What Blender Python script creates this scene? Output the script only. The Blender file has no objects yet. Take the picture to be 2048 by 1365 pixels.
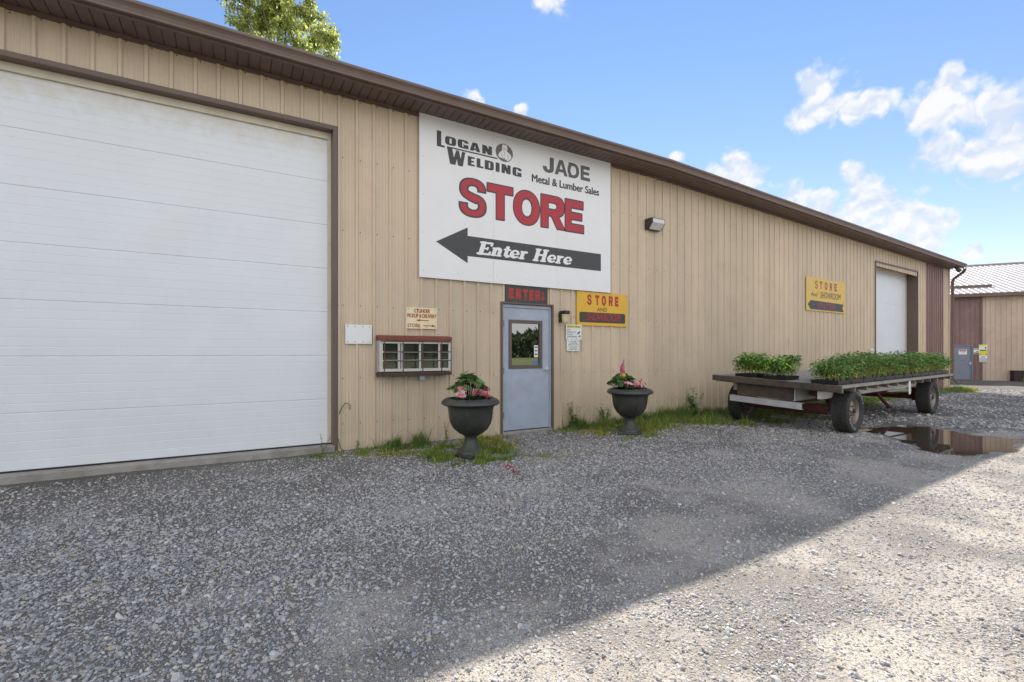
import bpy, math, random
import numpy as np
from mathutils import Vector, Matrix, Euler

# ------------------------------------------------------------------ camera, light, exposure
SC = bpy.context.scene
COL = SC.collection
R = math.radians
YAW, F, HY, D, CZ = R(30.3), 950.0, 707.0, 6.65, 1.30      # survey of the place: yaw from the wall's normal, focal px, horizon, metres to the wall, eye height
SY, CY = math.sin(YAW), math.cos(YAW)
cam = bpy.data.cameras.new('camera'); camo = bpy.data.objects.new('camera', cam); COL.objects.link(camo)
SC.camera = camo
cam.sensor_width = 36; cam.lens = F / 2048 * 36; cam.clip_start = 0.05; cam.clip_end = 6000
cam.shift_y = (HY - 682.5) / 2048
camo.location = (0, -D, CZ); camo.rotation_euler = (R(90), 0, -YAW)

SUN_AZ = YAW + R(11)            # measured from +Y towards +X
SUN_EL = R(40.6)
sun = bpy.data.lights.new('sun', 'SUN'); suno = bpy.data.objects.new('sun', sun); COL.objects.link(suno)
sun.energy = 3.9; sun.angle = R(0.5); sun.color = (1.0, 0.93, 0.84)
sd = Vector((math.sin(SUN_AZ) * math.cos(SUN_EL), math.cos(SUN_AZ) * math.cos(SUN_EL), math.sin(SUN_EL)))
suno.rotation_euler = sd.to_track_quat('Z', 'Y').to_euler()
SC.view_settings.view_transform = 'Standard'; SC.view_settings.look = 'None'
SC.view_settings.exposure = 1.25; SC.view_settings.gamma = 1

def ray(px, py):
    a = (px - 1024) / F
    return Vector((SY + a * CY, CY - a * SY, (HY - py) / F))

# world: physical sky with fair-weather cumulus at fixed compass directions
world = bpy.data.worlds.new('World'); SC.world = world; world.use_nodes = True
wt = world.node_tree; wn = wt.nodes; wl = wt.links; wn.clear()
def N(t, **k):
    n = wn.new(t)
    for a, b in k.items(): setattr(n, a, b)
    return n
def wmath(op, a, b=None, clamp=False):
    n = N('ShaderNodeMath', operation=op); n.use_clamp = clamp
    for i, x in enumerate((a, b)):
        if x is None: continue
        if isinstance(x, (int, float)): n.inputs[i].default_value = x
        else: wl.new(x, n.inputs[i])
    return n.outputs[0]
SKYS = 0.078
CLOUD = 5.4; NORTH_FILL = 1.62
sky = N('ShaderNodeTexSky'); sky.sky_type = 'NISHITA'; sky.sun_disc = False
sky.sun_elevation = SUN_EL; sky.sun_rotation = SUN_AZ
sky.altitude = 250; sky.air_density = 1.0; sky.dust_density = 0.0; sky.ozone_density = 2.6
tc = N('ShaderNodeTexCoord')
nz = N('ShaderNodeTexNoise'); nz.inputs['Scale'].default_value = 9; nz.inputs['Detail'].default_value = 7; nz.inputs['Roughness'].default_value = .58
wl.new(tc.outputs['Generated'], nz.inputs['Vector'])
off = N('ShaderNodeVectorMath', operation='SUBTRACT'); wl.new(nz.outputs['Color'], off.inputs[0]); off.inputs[1].default_value = (.5, .5, .5)
sca = N('ShaderNodeVectorMath', operation='SCALE'); wl.new(off.outputs[0], sca.inputs[0]); sca.inputs['Scale'].default_value = .055
wd = N('ShaderNodeVectorMath', operation='ADD'); wl.new(tc.outputs['Generated'], wd.inputs[0]); wl.new(sca.outputs[0], wd.inputs[1])
PUFFS = [(1636,180,44),(1622,212,40),(1665,212,40),(1700,226,28),(1742,214,32),(1768,210,22),
 (1896,148,24),(1890,185,34),(1850,222,40),(1915,212,52),(1970,225,48),(2010,255,42),(1835,238,24),(2045,270,40),
 (1868,305,34),(1905,312,42),(1962,305,50),(2025,300,62),(2090,270,80),(1995,335,30),(1900,280,22),
 (1474,330,30),(1462,352,36),(1492,366,38),(1510,390,30),(1594,378,16),(1640,394,20),(1585,402,36),(1640,425,30),
 (1706,346,22),(1722,378,36),(1752,408,42),(1790,432,48),(1706,430,42),(1820,448,38),(1740,470,60),(1690,480,45),
 (1868,448,34),(1896,436,24),(1850,470,40),(1942,500,22),(1045,214,15),(943,188,16),(960,196,10),(1112,-8,34),(1075,0,18),(1360,316,13),
 (2300,330,90),(2420,300,80),(-300,120,90),(-420,160,70)]
f = None
for (px, py, r) in PUFFS:
    d = ray(px, py); c = d.normalized(); rr = 1.22 * r / F / d.length * (.5 + .5 / d.length)
    dn = N('ShaderNodeVectorMath', operation='DISTANCE'); wl.new(wd.outputs[0], dn.inputs[0]); dn.inputs[1].default_value = c
    v = wmath('DIVIDE', dn.outputs['Value'], -rr)
    if f is None: f = v
    else:
        n = N('ShaderNodeMath', operation='SMOOTH_MAX'); wl.new(f, n.inputs[0]); wl.new(v, n.inputs[1]); n.inputs[2].default_value = .12; f = n.outputs[0]
nz2 = N('ShaderNodeTexNoise'); nz2.inputs['Scale'].default_value = 26; nz2.inputs['Detail'].default_value = 8; nz2.inputs['Roughness'].default_value = .6
wl.new(wd.outputs[0], nz2.inputs['Vector'])
fb = wmath('MULTIPLY', wmath('SUBTRACT', nz2.outputs['Fac'], .5), 1.9)
def billow(vec):        # creased, puffy relief; low in the middle of a puff
    v = N('ShaderNodeTexNoise'); v.inputs['Scale'].default_value = 19; v.inputs['Detail'].default_value = 3; v.inputs['Roughness'].default_value = .5
    wl.new(vec, v.inputs['Vector']); return wmath('MULTIPLY', wmath('ABSOLUTE', wmath('SUBTRACT', v.outputs['Fac'], .5)), -2.8)
upv = N('ShaderNodeVectorMath', operation='ADD'); wl.new(wd.outputs[0], upv.inputs[0]); upv.inputs[1].default_value = (SY*.004, CY*.004, .012)
b0 = billow(wd.outputs[0]); b1 = billow(upv.outputs[0])
val = wmath('ADD', wmath('ADD', wmath('ADD', f, 1.02), wmath('MULTIPLY', fb, .6)), wmath('SUBTRACT', -.20, b0))
mr = N('ShaderNodeMapRange', interpolation_type='SMOOTHSTEP'); wl.new(val, mr.inputs['Value'])
mr.inputs['From Min'].default_value = -.10; mr.inputs['From Max'].default_value = .58
alpha = wmath('MULTIPLY', mr.outputs[0], .93)
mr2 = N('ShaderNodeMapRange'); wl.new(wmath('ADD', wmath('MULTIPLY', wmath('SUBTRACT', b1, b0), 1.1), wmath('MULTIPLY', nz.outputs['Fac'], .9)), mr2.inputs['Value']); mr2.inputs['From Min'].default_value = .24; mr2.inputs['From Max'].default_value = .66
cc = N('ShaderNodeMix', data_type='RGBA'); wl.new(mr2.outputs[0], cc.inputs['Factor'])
cc.inputs[6].default_value = (CLOUD * .72, CLOUD * .80, CLOUD * .93, 1); cc.inputs[7].default_value = (CLOUD, CLOUD, CLOUD, 1)  # grey-blue to white: cloud self-shading painted into the colour
hs = N('ShaderNodeHueSaturation'); hs.inputs['Saturation'].default_value = 1.0; wl.new(sky.outputs[0], hs.inputs['Color'])
air = N('ShaderNodeMix', data_type='RGBA', blend_type='MULTIPLY'); air.inputs['Factor'].default_value = 1; wl.new(hs.outputs[0], air.inputs[6]); 
szs = N('ShaderNodeSeparateXYZ'); wl.new(tc.outputs['Generated'], szs.inputs[0])
elv = N('ShaderNodeMapRange'); wl.new(szs.outputs['Z'], elv.inputs['Value']); elv.inputs['From Min'].default_value = .08; elv.inputs['From Max'].default_value = .5
tin = N('ShaderNodeMix', data_type='RGBA'); wl.new(elv.outputs[0], tin.inputs['Factor']); tin.inputs[6].default_value = (1.10, .885, .95, 1); tin.inputs[7].default_value = (.95, .965, 1.0, 1)
wl.new(tin.outputs[2], air.inputs[7])
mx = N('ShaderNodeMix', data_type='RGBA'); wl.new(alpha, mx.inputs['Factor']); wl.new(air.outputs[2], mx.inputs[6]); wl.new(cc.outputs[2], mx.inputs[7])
# unseen bright cumulus added behind the camera to light the shaded wall
dt_ = N('ShaderNodeVectorMath', operation='DOT_PRODUCT'); wl.new(tc.outputs['Generated'], dt_.inputs[0]); dt_.inputs[1].default_value = (-SY, -CY, 0.0)
bm = N('ShaderNodeMapRange', interpolation_type='SMOOTHSTEP'); wl.new(dt_.outputs['Value'], bm.inputs['Value']); bm.inputs['From Min'].default_value = -.05; bm.inputs['From Max'].default_value = .35
nb_ = N('ShaderNodeTexNoise'); nb_.inputs['Scale'].default_value = 2.6; nb_.inputs['Detail'].default_value = 8; nb_.inputs['Roughness'].default_value = .55; wl.new(wd.outputs[0], nb_.inputs['Vector'])
nm_ = N('ShaderNodeMapRange', interpolation_type='SMOOTHSTEP'); wl.new(nb_.outputs['Fac'], nm_.inputs['Value']); nm_.inputs['From Min'].default_value = .36; nm_.inputs['From Max'].default_value = .52
nm2 = wmath('MULTIPLY', nm_.outputs[0], bm.outputs[0])
NC = CLOUD * NORTH_FILL
mx2 = N('ShaderNodeMix', data_type='RGBA'); wl.new(nm2, mx2.inputs['Factor']); wl.new(mx.outputs[2], mx2.inputs[6]); mx2.inputs[7].default_value = (NC * .985, NC * .985, NC * .985, 1)
mx = mx2
bg = N('ShaderNodeBackground'); bg.inputs['Strength'].default_value = SKYS; wl.new(mx.outputs[2], bg.inputs['Color'])
wo = N('ShaderNodeOutputWorld'); wl.new(bg.outputs[0], wo.inputs['Surface'])

# ------------------------------------------------------------------ survey helpers
K, TA = 7.0, R(2.52)                     # the far half of the long wall turns a little away
def W(px, py, o=0.):                     # sight line -> (metres along the wall, height) on a plane o in front of the wall
    d = ray(px, py); s = d.x * (D - o) / d.y
    if s <= K: return s, CZ + d.z * (D - o) / d.y
    nx, ny = -math.sin(TA), math.cos(TA)
    t = (-o + nx * K + ny * D) / (nx * d.x + ny * d.y)
    return K + (d.x * t - K) * math.cos(TA) + (d.y * t - D) * math.sin(TA), CZ + d.z * t
def P(s, o, z):                          # wall coordinates -> world
    if s <= K: return (s, -o, z)
    c, n = math.cos(TA), math.sin(TA)
    return (K + (s - K) * c + o * n, (s - K) * n - o * c, z)
def PD(s, o, z):                         # the same for the eaves, which fall slightly towards the far end
    x, y, _ = P(s, o, z)
    return (x, y, z * (1 - .0024 * max(0, s - K)))

# ------------------------------------------------------------------ materials
def mat(name, col, rough=.6, metal=0., var=.0, vscale=4., streak=False, bump=0., bscale=60., spec=.5, dirt=None, dirt_amt=.0, ior=None, trans=0., attr=None, emis=None):
    m = bpy.data.materials.new(name); m.use_nodes = True
    nt = m.node_tree; n = nt.nodes; l = nt.links; b = n['Principled BSDF']
    b.inputs['Base Color'].default_value = (*col, 1); b.inputs['Roughness'].default_value = rough; b.inputs['Metallic'].default_value = metal
    b.inputs['Specular IOR Level'].default_value = spec
    if ior: b.inputs['IOR'].default_value = ior
    if trans: b.inputs['Transmission Weight'].default_value = trans
    out = None
    geo = n.new('ShaderNodeNewGeometry')
    if var > 0:
        t = n.new('ShaderNodeTexNoise'); t.inputs['Scale'].default_value = vscale; t.inputs['Detail'].default_value = 6
        vec = geo.outputs['Position']
        if streak:
            mp = n.new('ShaderNodeMapping'); mp.inputs['Scale'].default_value = (1, 1, .12); l.new(vec, mp.inputs[0]); vec = mp.outputs[0]
        l.new(vec, t.inputs['Vector'])
        mr = n.new('ShaderNodeMapRange'); l.new(t.outputs['Fac'], mr.inputs['Value'])
        mr.inputs['From Min'].default_value = .3; mr.inputs['From Max'].default_value = .7
        mr.inputs['To Min'].default_value = 1 - var; mr.inputs['To Max'].default_value = 1 + var * .6
        mu = n.new('ShaderNodeMix'); mu.data_type = 'RGBA'; mu.blend_type = 'MULTIPLY'; mu.inputs['Factor'].default_value = 1
        mu.inputs[6].default_value = (*col, 1); l.new(mr.outputs[0], mu.inputs[7]); out = mu.outputs[2]
        rr = n.new('ShaderNodeMapRange'); l.new(t.outputs['Fac'], rr.inputs['Value']); rr.inputs['To Min'].default_value = max(0, rough - .12); rr.inputs['To Max'].default_value = min(1, rough + .12)
        l.new(rr.outputs[0], b.inputs['Roughness'])
    if attr:
        a = n.new('ShaderNodeAttribute'); a.attribute_name = attr
        mu = n.new('ShaderNodeMix'); mu.data_type = 'RGBA'; mu.blend_type = 'MULTIPLY'; mu.inputs['Factor'].default_value = 1
        if out: l.new(out, mu.inputs[6])
        else: mu.inputs[6].default_value = (*col, 1)
        l.new(a.outputs['Color'], mu.inputs[7]); out = mu.outputs[2]
    if dirt:
        t = n.new('ShaderNodeTexNoise'); t.inputs['Scale'].default_value = 1.7; t.inputs['Detail'].default_value = 9; t.inputs['Roughness'].default_value = .7
        l.new(geo.outputs['Position'], t.inputs['Vector'])
        mr = n.new('ShaderNodeMapRange'); l.new(t.outputs['Fac'], mr.inputs['Value']); mr.inputs['From Min'].default_value = .48; mr.inputs['From Max'].default_value = .75; mr.inputs['To Max'].default_value = dirt_amt
        mu = n.new('ShaderNodeMix'); mu.data_type = 'RGBA'; l.new(mr.outputs[0], mu.inputs['Factor'])
        if out: l.new(out, mu.inputs[6])
        else: mu.inputs[6].default_value = (*col, 1)
        mu.inputs[7].default_value = (*dirt, 1); out = mu.outputs[2]
    if out: l.new(out, b.inputs['Base Color'])
    if bump:
        t = n.new('ShaderNodeTexNoise'); t.inputs['Scale'].default_value = bscale; t.inputs['Detail'].default_value = 5
        l.new(geo.outputs['Position'], t.inputs['Vector'])
        bp = n.new('ShaderNodeBump'); bp.inputs['Strength'].default_value = bump; bp.inputs['Distance'].default_value = .01
        l.new(t.outputs['Fac'], bp.inputs['Height']); l.new(bp.outputs[0], b.inputs['Normal'])
    return m
def insert_tint(m, build):
    nt = m.node_tree; n = nt.nodes; l = nt.links; b = n['Principled BSDF']; src = b.inputs['Base Color'].links[0].from_socket
    l.new(build(n, l, src), b.inputs['Base Color'])
def sheet_tone(n, l, src):          # each metal sheet is from a slightly different batch
    g = n.new('ShaderNodeNewGeometry'); sp = n.new('ShaderNodeSeparateXYZ'); l.new(g.outputs['Position'], sp.inputs[0])
    d = n.new('ShaderNodeMath'); d.operation = 'MULTIPLY_ADD'; l.new(sp.outputs['X'], d.inputs[0]); d.inputs[1].default_value = 1/.9144; d.inputs[2].default_value = 30.43
    fl = n.new('ShaderNodeMath'); fl.operation = 'FLOOR'; l.new(d.outputs[0], fl.inputs[0])
    w = n.new('ShaderNodeTexWhiteNoise'); w.noise_dimensions = '1D'; l.new(fl.outputs[0], w.inputs['W'])
    mr = n.new('ShaderNodeMapRange'); l.new(w.outputs['Value'], mr.inputs['Value']); mr.inputs['To Min'].default_value = .93; mr.inputs['To Max'].default_value = 1.03
    mu = n.new('ShaderNodeMix'); mu.data_type = 'RGBA'; mu.blend_type = 'MULTIPLY'; mu.inputs['Factor'].default_value = 1; l.new(src, mu.inputs[6]); l.new(mr.outputs[0], mu.inputs[7])
    return mu.outputs[2]
def door_grime(n, l, src):          # ragged tan grime on the topmost door section
    g = n.new('ShaderNodeNewGeometry'); sp = n.new('ShaderNodeSeparateXYZ'); l.new(g.outputs['Position'], sp.inputs[0])
    t = n.new('ShaderNodeTexNoise'); t.inputs['Scale'].default_value = 7; t.inputs['Detail'].default_value = 8; t.inputs['Roughness'].default_value = .65; l.new(g.outputs['Position'], t.inputs['Vector'])
    a = n.new('ShaderNodeMath'); a.operation = 'MULTIPLY_ADD'; l.new(t.outputs['Fac'], a.inputs[0]); a.inputs[1].default_value = .55; l.new(sp.outputs['Z'], a.inputs[2])
    mr = n.new('ShaderNodeMapRange'); l.new(a.outputs[0], mr.inputs['Value']); mr.inputs['From Min'].default_value = 4.16; mr.inputs['From Max'].default_value = 4.48; mr.inputs['To Max'].default_value = .55
    mu = n.new('ShaderNodeMix'); mu.data_type = 'RGBA'; l.new(mr.outputs[0], mu.inputs['Factor']); l.new(src, mu.inputs[6]); mu.inputs[7].default_value = (.50, .43, .30, 1)
    return mu.outputs[2]

M = dict(
 tan=mat('tan_siding', (.60, .485, .355), .42, var=.10, vscale=2.2, streak=True, bump=.08, bscale=3, dirt=(.36, .27, .18), dirt_amt=.35),
 tan2=mat('tan_siding_aged', (.52, .41, .325), .5, var=.12, vscale=1.2, streak=True, dirt=(.30, .22, .15), dirt_amt=.45),
 brownpanel=mat('brown_siding', (.21, .125, .115), .45, var=.22, vscale=3, streak=True, dirt=(.3, .17, .16), dirt_amt=.7),
 brown=mat('brown_trim', (.13, .088, .072), .42, var=.16, vscale=3, dirt=(.17, .11, .085), dirt_amt=.5),
 soffit=mat('brown_soffit', (.14, .10, .084), .5, var=.2, vscale=5, dirt=(.16, .11, .08), dirt_amt=.4),
 gutter=mat('brown_gutter', (.165, .118, .098), .35, var=.12, vscale=4, dirt=(.2, .15, .12), dirt_amt=.4),
 screw=mat('screw_brown', (.10, .065, .045), .4, metal=.3),
 white=mat('white_door', (.725, .755, .79), .38, var=.035, vscale=1.5, bump=.03, bscale=4, dirt=(.66, .66, .64), dirt_amt=.3),
 seal=mat('weather_seal', (.62, .57, .45), .6, var=.12, vscale=5),
 concrete=mat('concrete', (.33, .31, .28), .9, var=.22, vscale=9, bump=.4, bscale=90, dirt=(.16, .14, .11), dirt_amt=.7),
 bluedoor=mat('blue_grey_door', (.36, .41, .50), .4, var=.10, vscale=5, dirt=(.26, .28, .32), dirt_amt=.5),
 darkframe=mat('window_frame_brown', (.11, .085, .075), .5, var=.1, vscale=9),
 glass=mat('window_glass', (.008, .010, .008), .015, spec=1., ior=2.1),
 cageglass=mat('pass_window_glass', (.022, .026, .026), .03, spec=.7, ior=1.7, var=.3, vscale=6),
 steel=mat('brushed_handle', (.62, .62, .60), .3, metal=.6),
 signwhite=mat('sign_white', (.78, .78, .79), .35, var=.025, vscale=2, dirt=(.70, .69, .67), dirt_amt=.3),
 ink=mat('sign_dark_grey', (.055, .055, .058), .5, var=.1, vscale=3),
 jade=mat('sign_mid_grey', (.11, .11, .113), .5, var=.1, vscale=3),
 emblem=mat('emblem_grey', (.16, .13, .12), .5),
 red=mat('sign_red', (.42, .022, .035), .4, var=.06, vscale=3),
 redpaint=mat('hand_painted_red', (.40, .035, .03), .55, var=.2, vscale=14),
 fadedred=mat('faded_red', (.30, .085, .08), .6, var=.3, vscale=12),
 yellow=mat('sign_yellow', (.72, .42, .030), .45, var=.06, vscale=5, dirt=(.62, .36, .05), dirt_amt=.5),
 yellow2=mat('faded_yellow', (.70, .47, .10), .5, var=.08, vscale=4, dirt=(.66, .50, .22), dirt_amt=.7),
 cream=mat('cream_board', (.74, .66, .40), .5, var=.08, vscale=8, dirt=(.75, .72, .60), dirt_amt=.8),
 board=mat('dark_board', (.055, .055, .050), .6, var=.3, vscale=12, dirt=(.05, .075, .06), dirt_amt=.6),
 slate=mat('slate_paint', (.075, .075, .09), .6, var=.25, vscale=8),
 limeyellow=mat('notice_yellow', (.74, .70, .03), .45),
 notice=mat('notice_white', (.74, .75, .72), .45, var=.04, vscale=10),
 noticeink=mat('notice_ink', (.12, .13, .20), .5),
 black=mat('black_plastic', (.018, .018, .019), .45, var=.2, vscale=10),
 bronze=mat('bronze_housing', (.055, .045, .040), .45, var=.2, vscale=10),
 lens=mat('lamp_lens', (.62, .63, .62), .22, var=.1, vscale=20),
 amber=mat('amber_jar', (.62, .56, .30), .25, var=.1, vscale=20),
 rustred=mat('red_oxide_board', (.20, .055, .035), .65, var=.25, vscale=8),
 rod=mat('rusty_rod', (.10, .05, .038), .6, var=.3, vscale=20),
 vinyl=mat('white_vinyl', (.60, .58, .51), .45, var=.05, vscale=8),
 vinylgrey=mat('grey_vinyl', (.46, .46, .48), .5),
 urn=mat('dark_urn', (.040, .043, .037), .42, var=.35, vscale=7, bump=.12, bscale=40, dirt=(.085, .085, .07), dirt_amt=.7),
 soil=mat('potting_soil', (.035, .024, .018), .95, var=.4, vscale=40, bump=.8, bscale=60),
 leaf=mat('geranium_leaf', (.12, .22, .065), .5, attr='tone'),
 impleaf=mat('impatiens_leaf', (.035, .07, .022), .5, attr='tone'),
 pink=mat('pink_petal', (.72, .19, .26), .55, attr='tone'),
 hotpink=mat('hot_pink_petal', (.66, .035, .12), .5, attr='tone'),
 palepink=mat('pale_pink_petal', (.78, .42, .44), .55, attr='tone'),
 wilted=mat('wilted_petal', (.30, .10, .105), .7, attr='tone'),
 wood=mat('weathered_deck', (.33, .305, .27), .85, var=.3, vscale=6, bump=.4, bscale=40, dirt=(.10, .085, .07), dirt_amt=.7),
 darkwood=mat('dark_oak_beam', (.075, .056, .043), .8, var=.45, vscale=9, bump=.5, bscale=50, dirt=(.12, .09, .06), dirt_amt=.6),
 edge=mat('grey_edge_board', (.34, .315, .28), .85, var=.25, vscale=8, bump=.3, bscale=40, dirt=(.2, .18, .15), dirt_amt=.6),
 joist=mat('old_joist', (.22, .185, .145), .85, var=.3, vscale=8, bump=.3, bscale=40),
 palesheet=mat('pale_metal_sheet', (.52, .51, .47), .5, var=.15, vscale=5, dirt=(.36, .32, .26), dirt_amt=.7),
 galv=mat('galvanised_channel', (.50, .52, .55), .4, metal=.35, var=.15, vscale=7, dirt=(.35, .33, .30), dirt_amt=.6),
 oxred=mat('red_running_gear', (.10, .022, .015), .6, var=.35, vscale=10, dirt=(.10, .04, .025), dirt_amt=.8),
 rubber=mat('tyre_rubber', (.034, .033, .032), .75, var=.35, vscale=14, bump=.3, bscale=60, dirt=(.10, .09, .075), dirt_amt=.6),
 tyrewhite=mat('tyre_white_lettering', (.42, .41, .39), .7, var=.3, vscale=40),
 rim=mat('steel_rim', (.26, .24, .21), .45, metal=.35, var=.25, vscale=12, dirt=(.22, .11, .06), dirt_amt=1.),
 traymat=mat('black_tray', (.014, .014, .015), .4),
 seed=mat('seedling_leaf', (.19, .31, .08), .5, attr='tone'),
 pepper=mat('pepper_leaf', (.20, .35, .07), .42, attr='tone'),
 stem=mat('pale_stem', (.34, .35, .17), .6, attr='tone'),
 tag=mat('paper_tag', (.76, .76, .74), .6),
 grass=mat('grass_blade', (.22, .28, .07), .6, attr='tone'),
 weed=mat('weed_leaf', (.13, .21, .055), .55, attr='tone'),
 bark=mat('bark', (.13, .11, .09), .9, var=.3, vscale=6, bump=.6, bscale=20),
 crown=mat('tree_leaf', (.38, .43, .13), .5, attr='tone'),
 woods=mat('far_foliage', (.055, .085, .022), .7, attr='tone'),
 meadow=mat('meadow', (.22, .25, .08), .9, var=.3, vscale=.2),
 roofwhite=mat('pale_metal_roof', (.36, .33, .315), .42, var=.06, vscale=.7, dirt=(.30, .21, .16), dirt_amt=.6),
 roofbrown=mat('brown_metal_roof', (.12, .085, .07), .4, var=.1, vscale=1),
 flagpink=mat('flag_pink', (.56, .17, .25), .7, var=.3, vscale=30, attr='tone'),
 flagyellow=mat('flag_yellow', (.75, .50, .07), .7, var=.2, vscale=30),
 greydoor=mat('slate_grey_door', (.19, .21, .27), .45, var=.08, vscale=3),
 binwood=mat('dark_crate_boards', (.030, .018, .018), .7, var=.3, vscale=5),
 wire=mat('black_cable', (.015, .015, .015), .5),
 blue=mat('sticker_blue', (.10, .16, .42), .5),
)
insert_tint(M['tan'], sheet_tone); insert_tint(M['tan2'], sheet_tone); insert_tint(M['white'], door_grime)
# translucency for thin leaves: mix in a translucent lobe
def leafy(m, amt):
    nt = m.node_tree; n = nt.nodes; l = nt.links; b = n['Principled BSDF']; o = n['Material Output']
    tr = n.new('ShaderNodeBsdfTranslucent'); ms = n.new('ShaderNodeMixShader'); ms.inputs[0].default_value = amt
    if b.inputs['Base Color'].links: l.new(b.inputs['Base Color'].links[0].from_socket, tr.inputs['Color'])
    else: tr.inputs['Color'].default_value = b.inputs['Base Color'].default_value
    l.new(b.outputs[0], ms.inputs[1]); l.new(tr.outputs[0], ms.inputs[2]); l.new(ms.outputs[0], o.inputs['Surface'])
for k, a in (('leaf', .3), ('impleaf', .25), ('seed', .35), ('pepper', .35), ('grass', .35), ('weed', .35), ('crown', .5), ('pink', .3), ('hotpink', .2), ('palepink', .3), ('flagpink', .3)):
    leafy(M[k], a)

# ------------------------------------------------------------------ mesh builder
class MB:
    def __init__(s): s.v = []; s.f = []; s.mi = []; s.m = 0
    def add(s, vs, fs):
        b = len(s.v); s.v += [tuple(x) for x in vs]
        for q in fs: s.f.append([b + i for i in q]); s.mi.append(s.m)
    def box(s, x0, x1, y0, y1, z0, z1):
        s.add([(x0,y0,z0),(x1,y0,z0),(x1,y1,z0),(x0,y1,z0),(x0,y0,z1),(x1,y0,z1),(x1,y1,z1),(x0,y1,z1)],
              [(0,3,2,1),(4,5,6,7),(0,1,5,4),(1,2,6,5),(2,3,7,6),(3,0,4,7)])
    def prism(s, poly, a0, a1, axis='x'):          # poly = closed outline; extruded along an axis
        n = len(poly)
        def mk(p, a): return (a, p[0], p[1]) if axis == 'x' else ((p[0], a, p[1]) if axis == 'y' else (p[0], p[1], a))
        vs = [mk(p, a0) for p in poly] + [mk(p, a1) for p in poly]
        fs = [(i, (i+1) % n, n + (i+1) % n, n + i) for i in range(n)] + [list(range(n))[::-1], list(range(n, 2*n))]
        s.add(vs, fs)
    def tube(s, pts, r, n=8, cap=True):
        pts = [Vector(p) for p in pts]; m = len(pts)
        rs = r if isinstance(r, (list, tuple)) else [r] * m
        vs = []; up = None
        for i, p in enumerate(pts):
            t = (pts[min(i+1, m-1)] - pts[max(i-1, 0)]).normalized()
            if up is None: up = Vector((0,0,1)) if abs(t.z) < .9 else Vector((1,0,0))
            a = t.cross(up).normalized(); b = a.cross(t).normalized(); up = b
            for k in range(n):
                g = 2*math.pi*k/n; vs.append(p + (a*math.cos(g) + b*math.sin(g)) * rs[i])
        fs = [(i*n+k, i*n+(k+1) % n, (i+1)*n+(k+1) % n, (i+1)*n+k) for i in range(m-1) for k in range(n)]
        if cap: fs += [list(range(n))[::-1], [(m-1)*n + k for k in range(n)]]
        s.add(vs, fs)
    def lathe(s, prof, n=40, c=(0,0,0), axis='z'):
        vs = []
        for (r, z) in prof:
            for k in range(n):
                g = 2*math.pi*k/n
                if axis == 'z': vs.append((c[0]+r*math.cos(g), c[1]+r*math.sin(g), c[2]+z))
                else: vs.append((c[0]+r*math.cos(g), c[1]+z, c[2]+r*math.sin(g)))
        fs = [(i*n+k, i*n+(k+1) % n, (i+1)*n+(k+1) % n, (i+1)*n+k) for i in range(len(prof)-1) for k in range(n)]
        s.add(vs, fs)
    def map(s, fn): s.v = [tuple(fn(*p)) for p in s.v]; return s
    def build(s, name, mats, parent=None, bevel=0., smooth=False, loc=None):
        me = bpy.data.meshes.new(name); me.from_pydata(s.v, [], s.f)
        for m in (mats if isinstance(mats, (list, tuple)) else [mats]): me.materials.append(m)
        me.polygons.foreach_set('material_index', s.mi)
        if smooth: me.shade_smooth() if smooth is True else None
        me.update()
        o = bpy.data.objects.new(name, me); COL.objects.link(o)
        if parent: o.parent = parent
        if loc: o.location = loc
        if bevel:
            b = o.modifiers.new('bevel', 'BEVEL'); b.width = bevel; b.segments = 2; b.limit_method = 'ANGLE'; b.angle_limit = R(50)
        if smooth == 'auto':
            me.shade_smooth()
            try: me.set_sharp_from_angle(angle=R(40))
            except Exception: pass
        return o

def npmesh(name, V, Fq, m, parent=None, tone=None, smooth=False):   # fast numpy mesh; faces (n,3|4)
    me = bpy.data.meshes.new(name)
    V = np.asarray(V, dtype=np.float32); Fq = np.asarray(Fq, dtype=np.int32); k = Fq.shape[1]
    me.vertices.add(len(V)); me.vertices.foreach_set('co', V.ravel())
    me.loops.add(Fq.size); me.loops.foreach_set('vertex_index', Fq.ravel())
    me.polygons.add(len(Fq)); me.polygons.foreach_set('loop_start', np.arange(len(Fq), dtype=np.int32) * k)
    try: me.polygons.foreach_set('loop_total', np.full(len(Fq), k, dtype=np.int32))
    except Exception: pass
    if tone is not None:
        a = me.attributes.new('tone', 'FLOAT_COLOR', 'POINT')
        c = np.ones((len(V), 4), dtype=np.float32); c[:, :3] = tone; a.data.foreach_set('color', c.ravel())
    me.materials.append(m); me.update(calc_edges=True); me.validate()
    if smooth: me.shade_smooth()
    o = bpy.data.objects.new(name, me); COL.objects.link(o)
    if parent: o.parent = parent
    return o

def tag(o, label=None, cat=None, group=None, kind=None):
    if label: o['label'] = label
    if cat: o['category'] = cat
    if group: o['group'] = group
    if kind: o['kind'] = kind
    return o
def thing(name, label, cat, loc=(0,0,0), rz=0., group=None):
    o = bpy.data.objects.new(name, None); COL.objects.link(o); o.empty_display_size = .2
    o.location = loc; o.rotation_euler = (0, 0, rz)
    return tag(o, label, cat, group)
def wallthing(name, label, cat, s, z, o=0., group=None):   # Empty on the long wall; local x along it, -y out of it
    return thing(name, label, cat, P(s, o, z), TA if s > K else 0., group)

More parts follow.
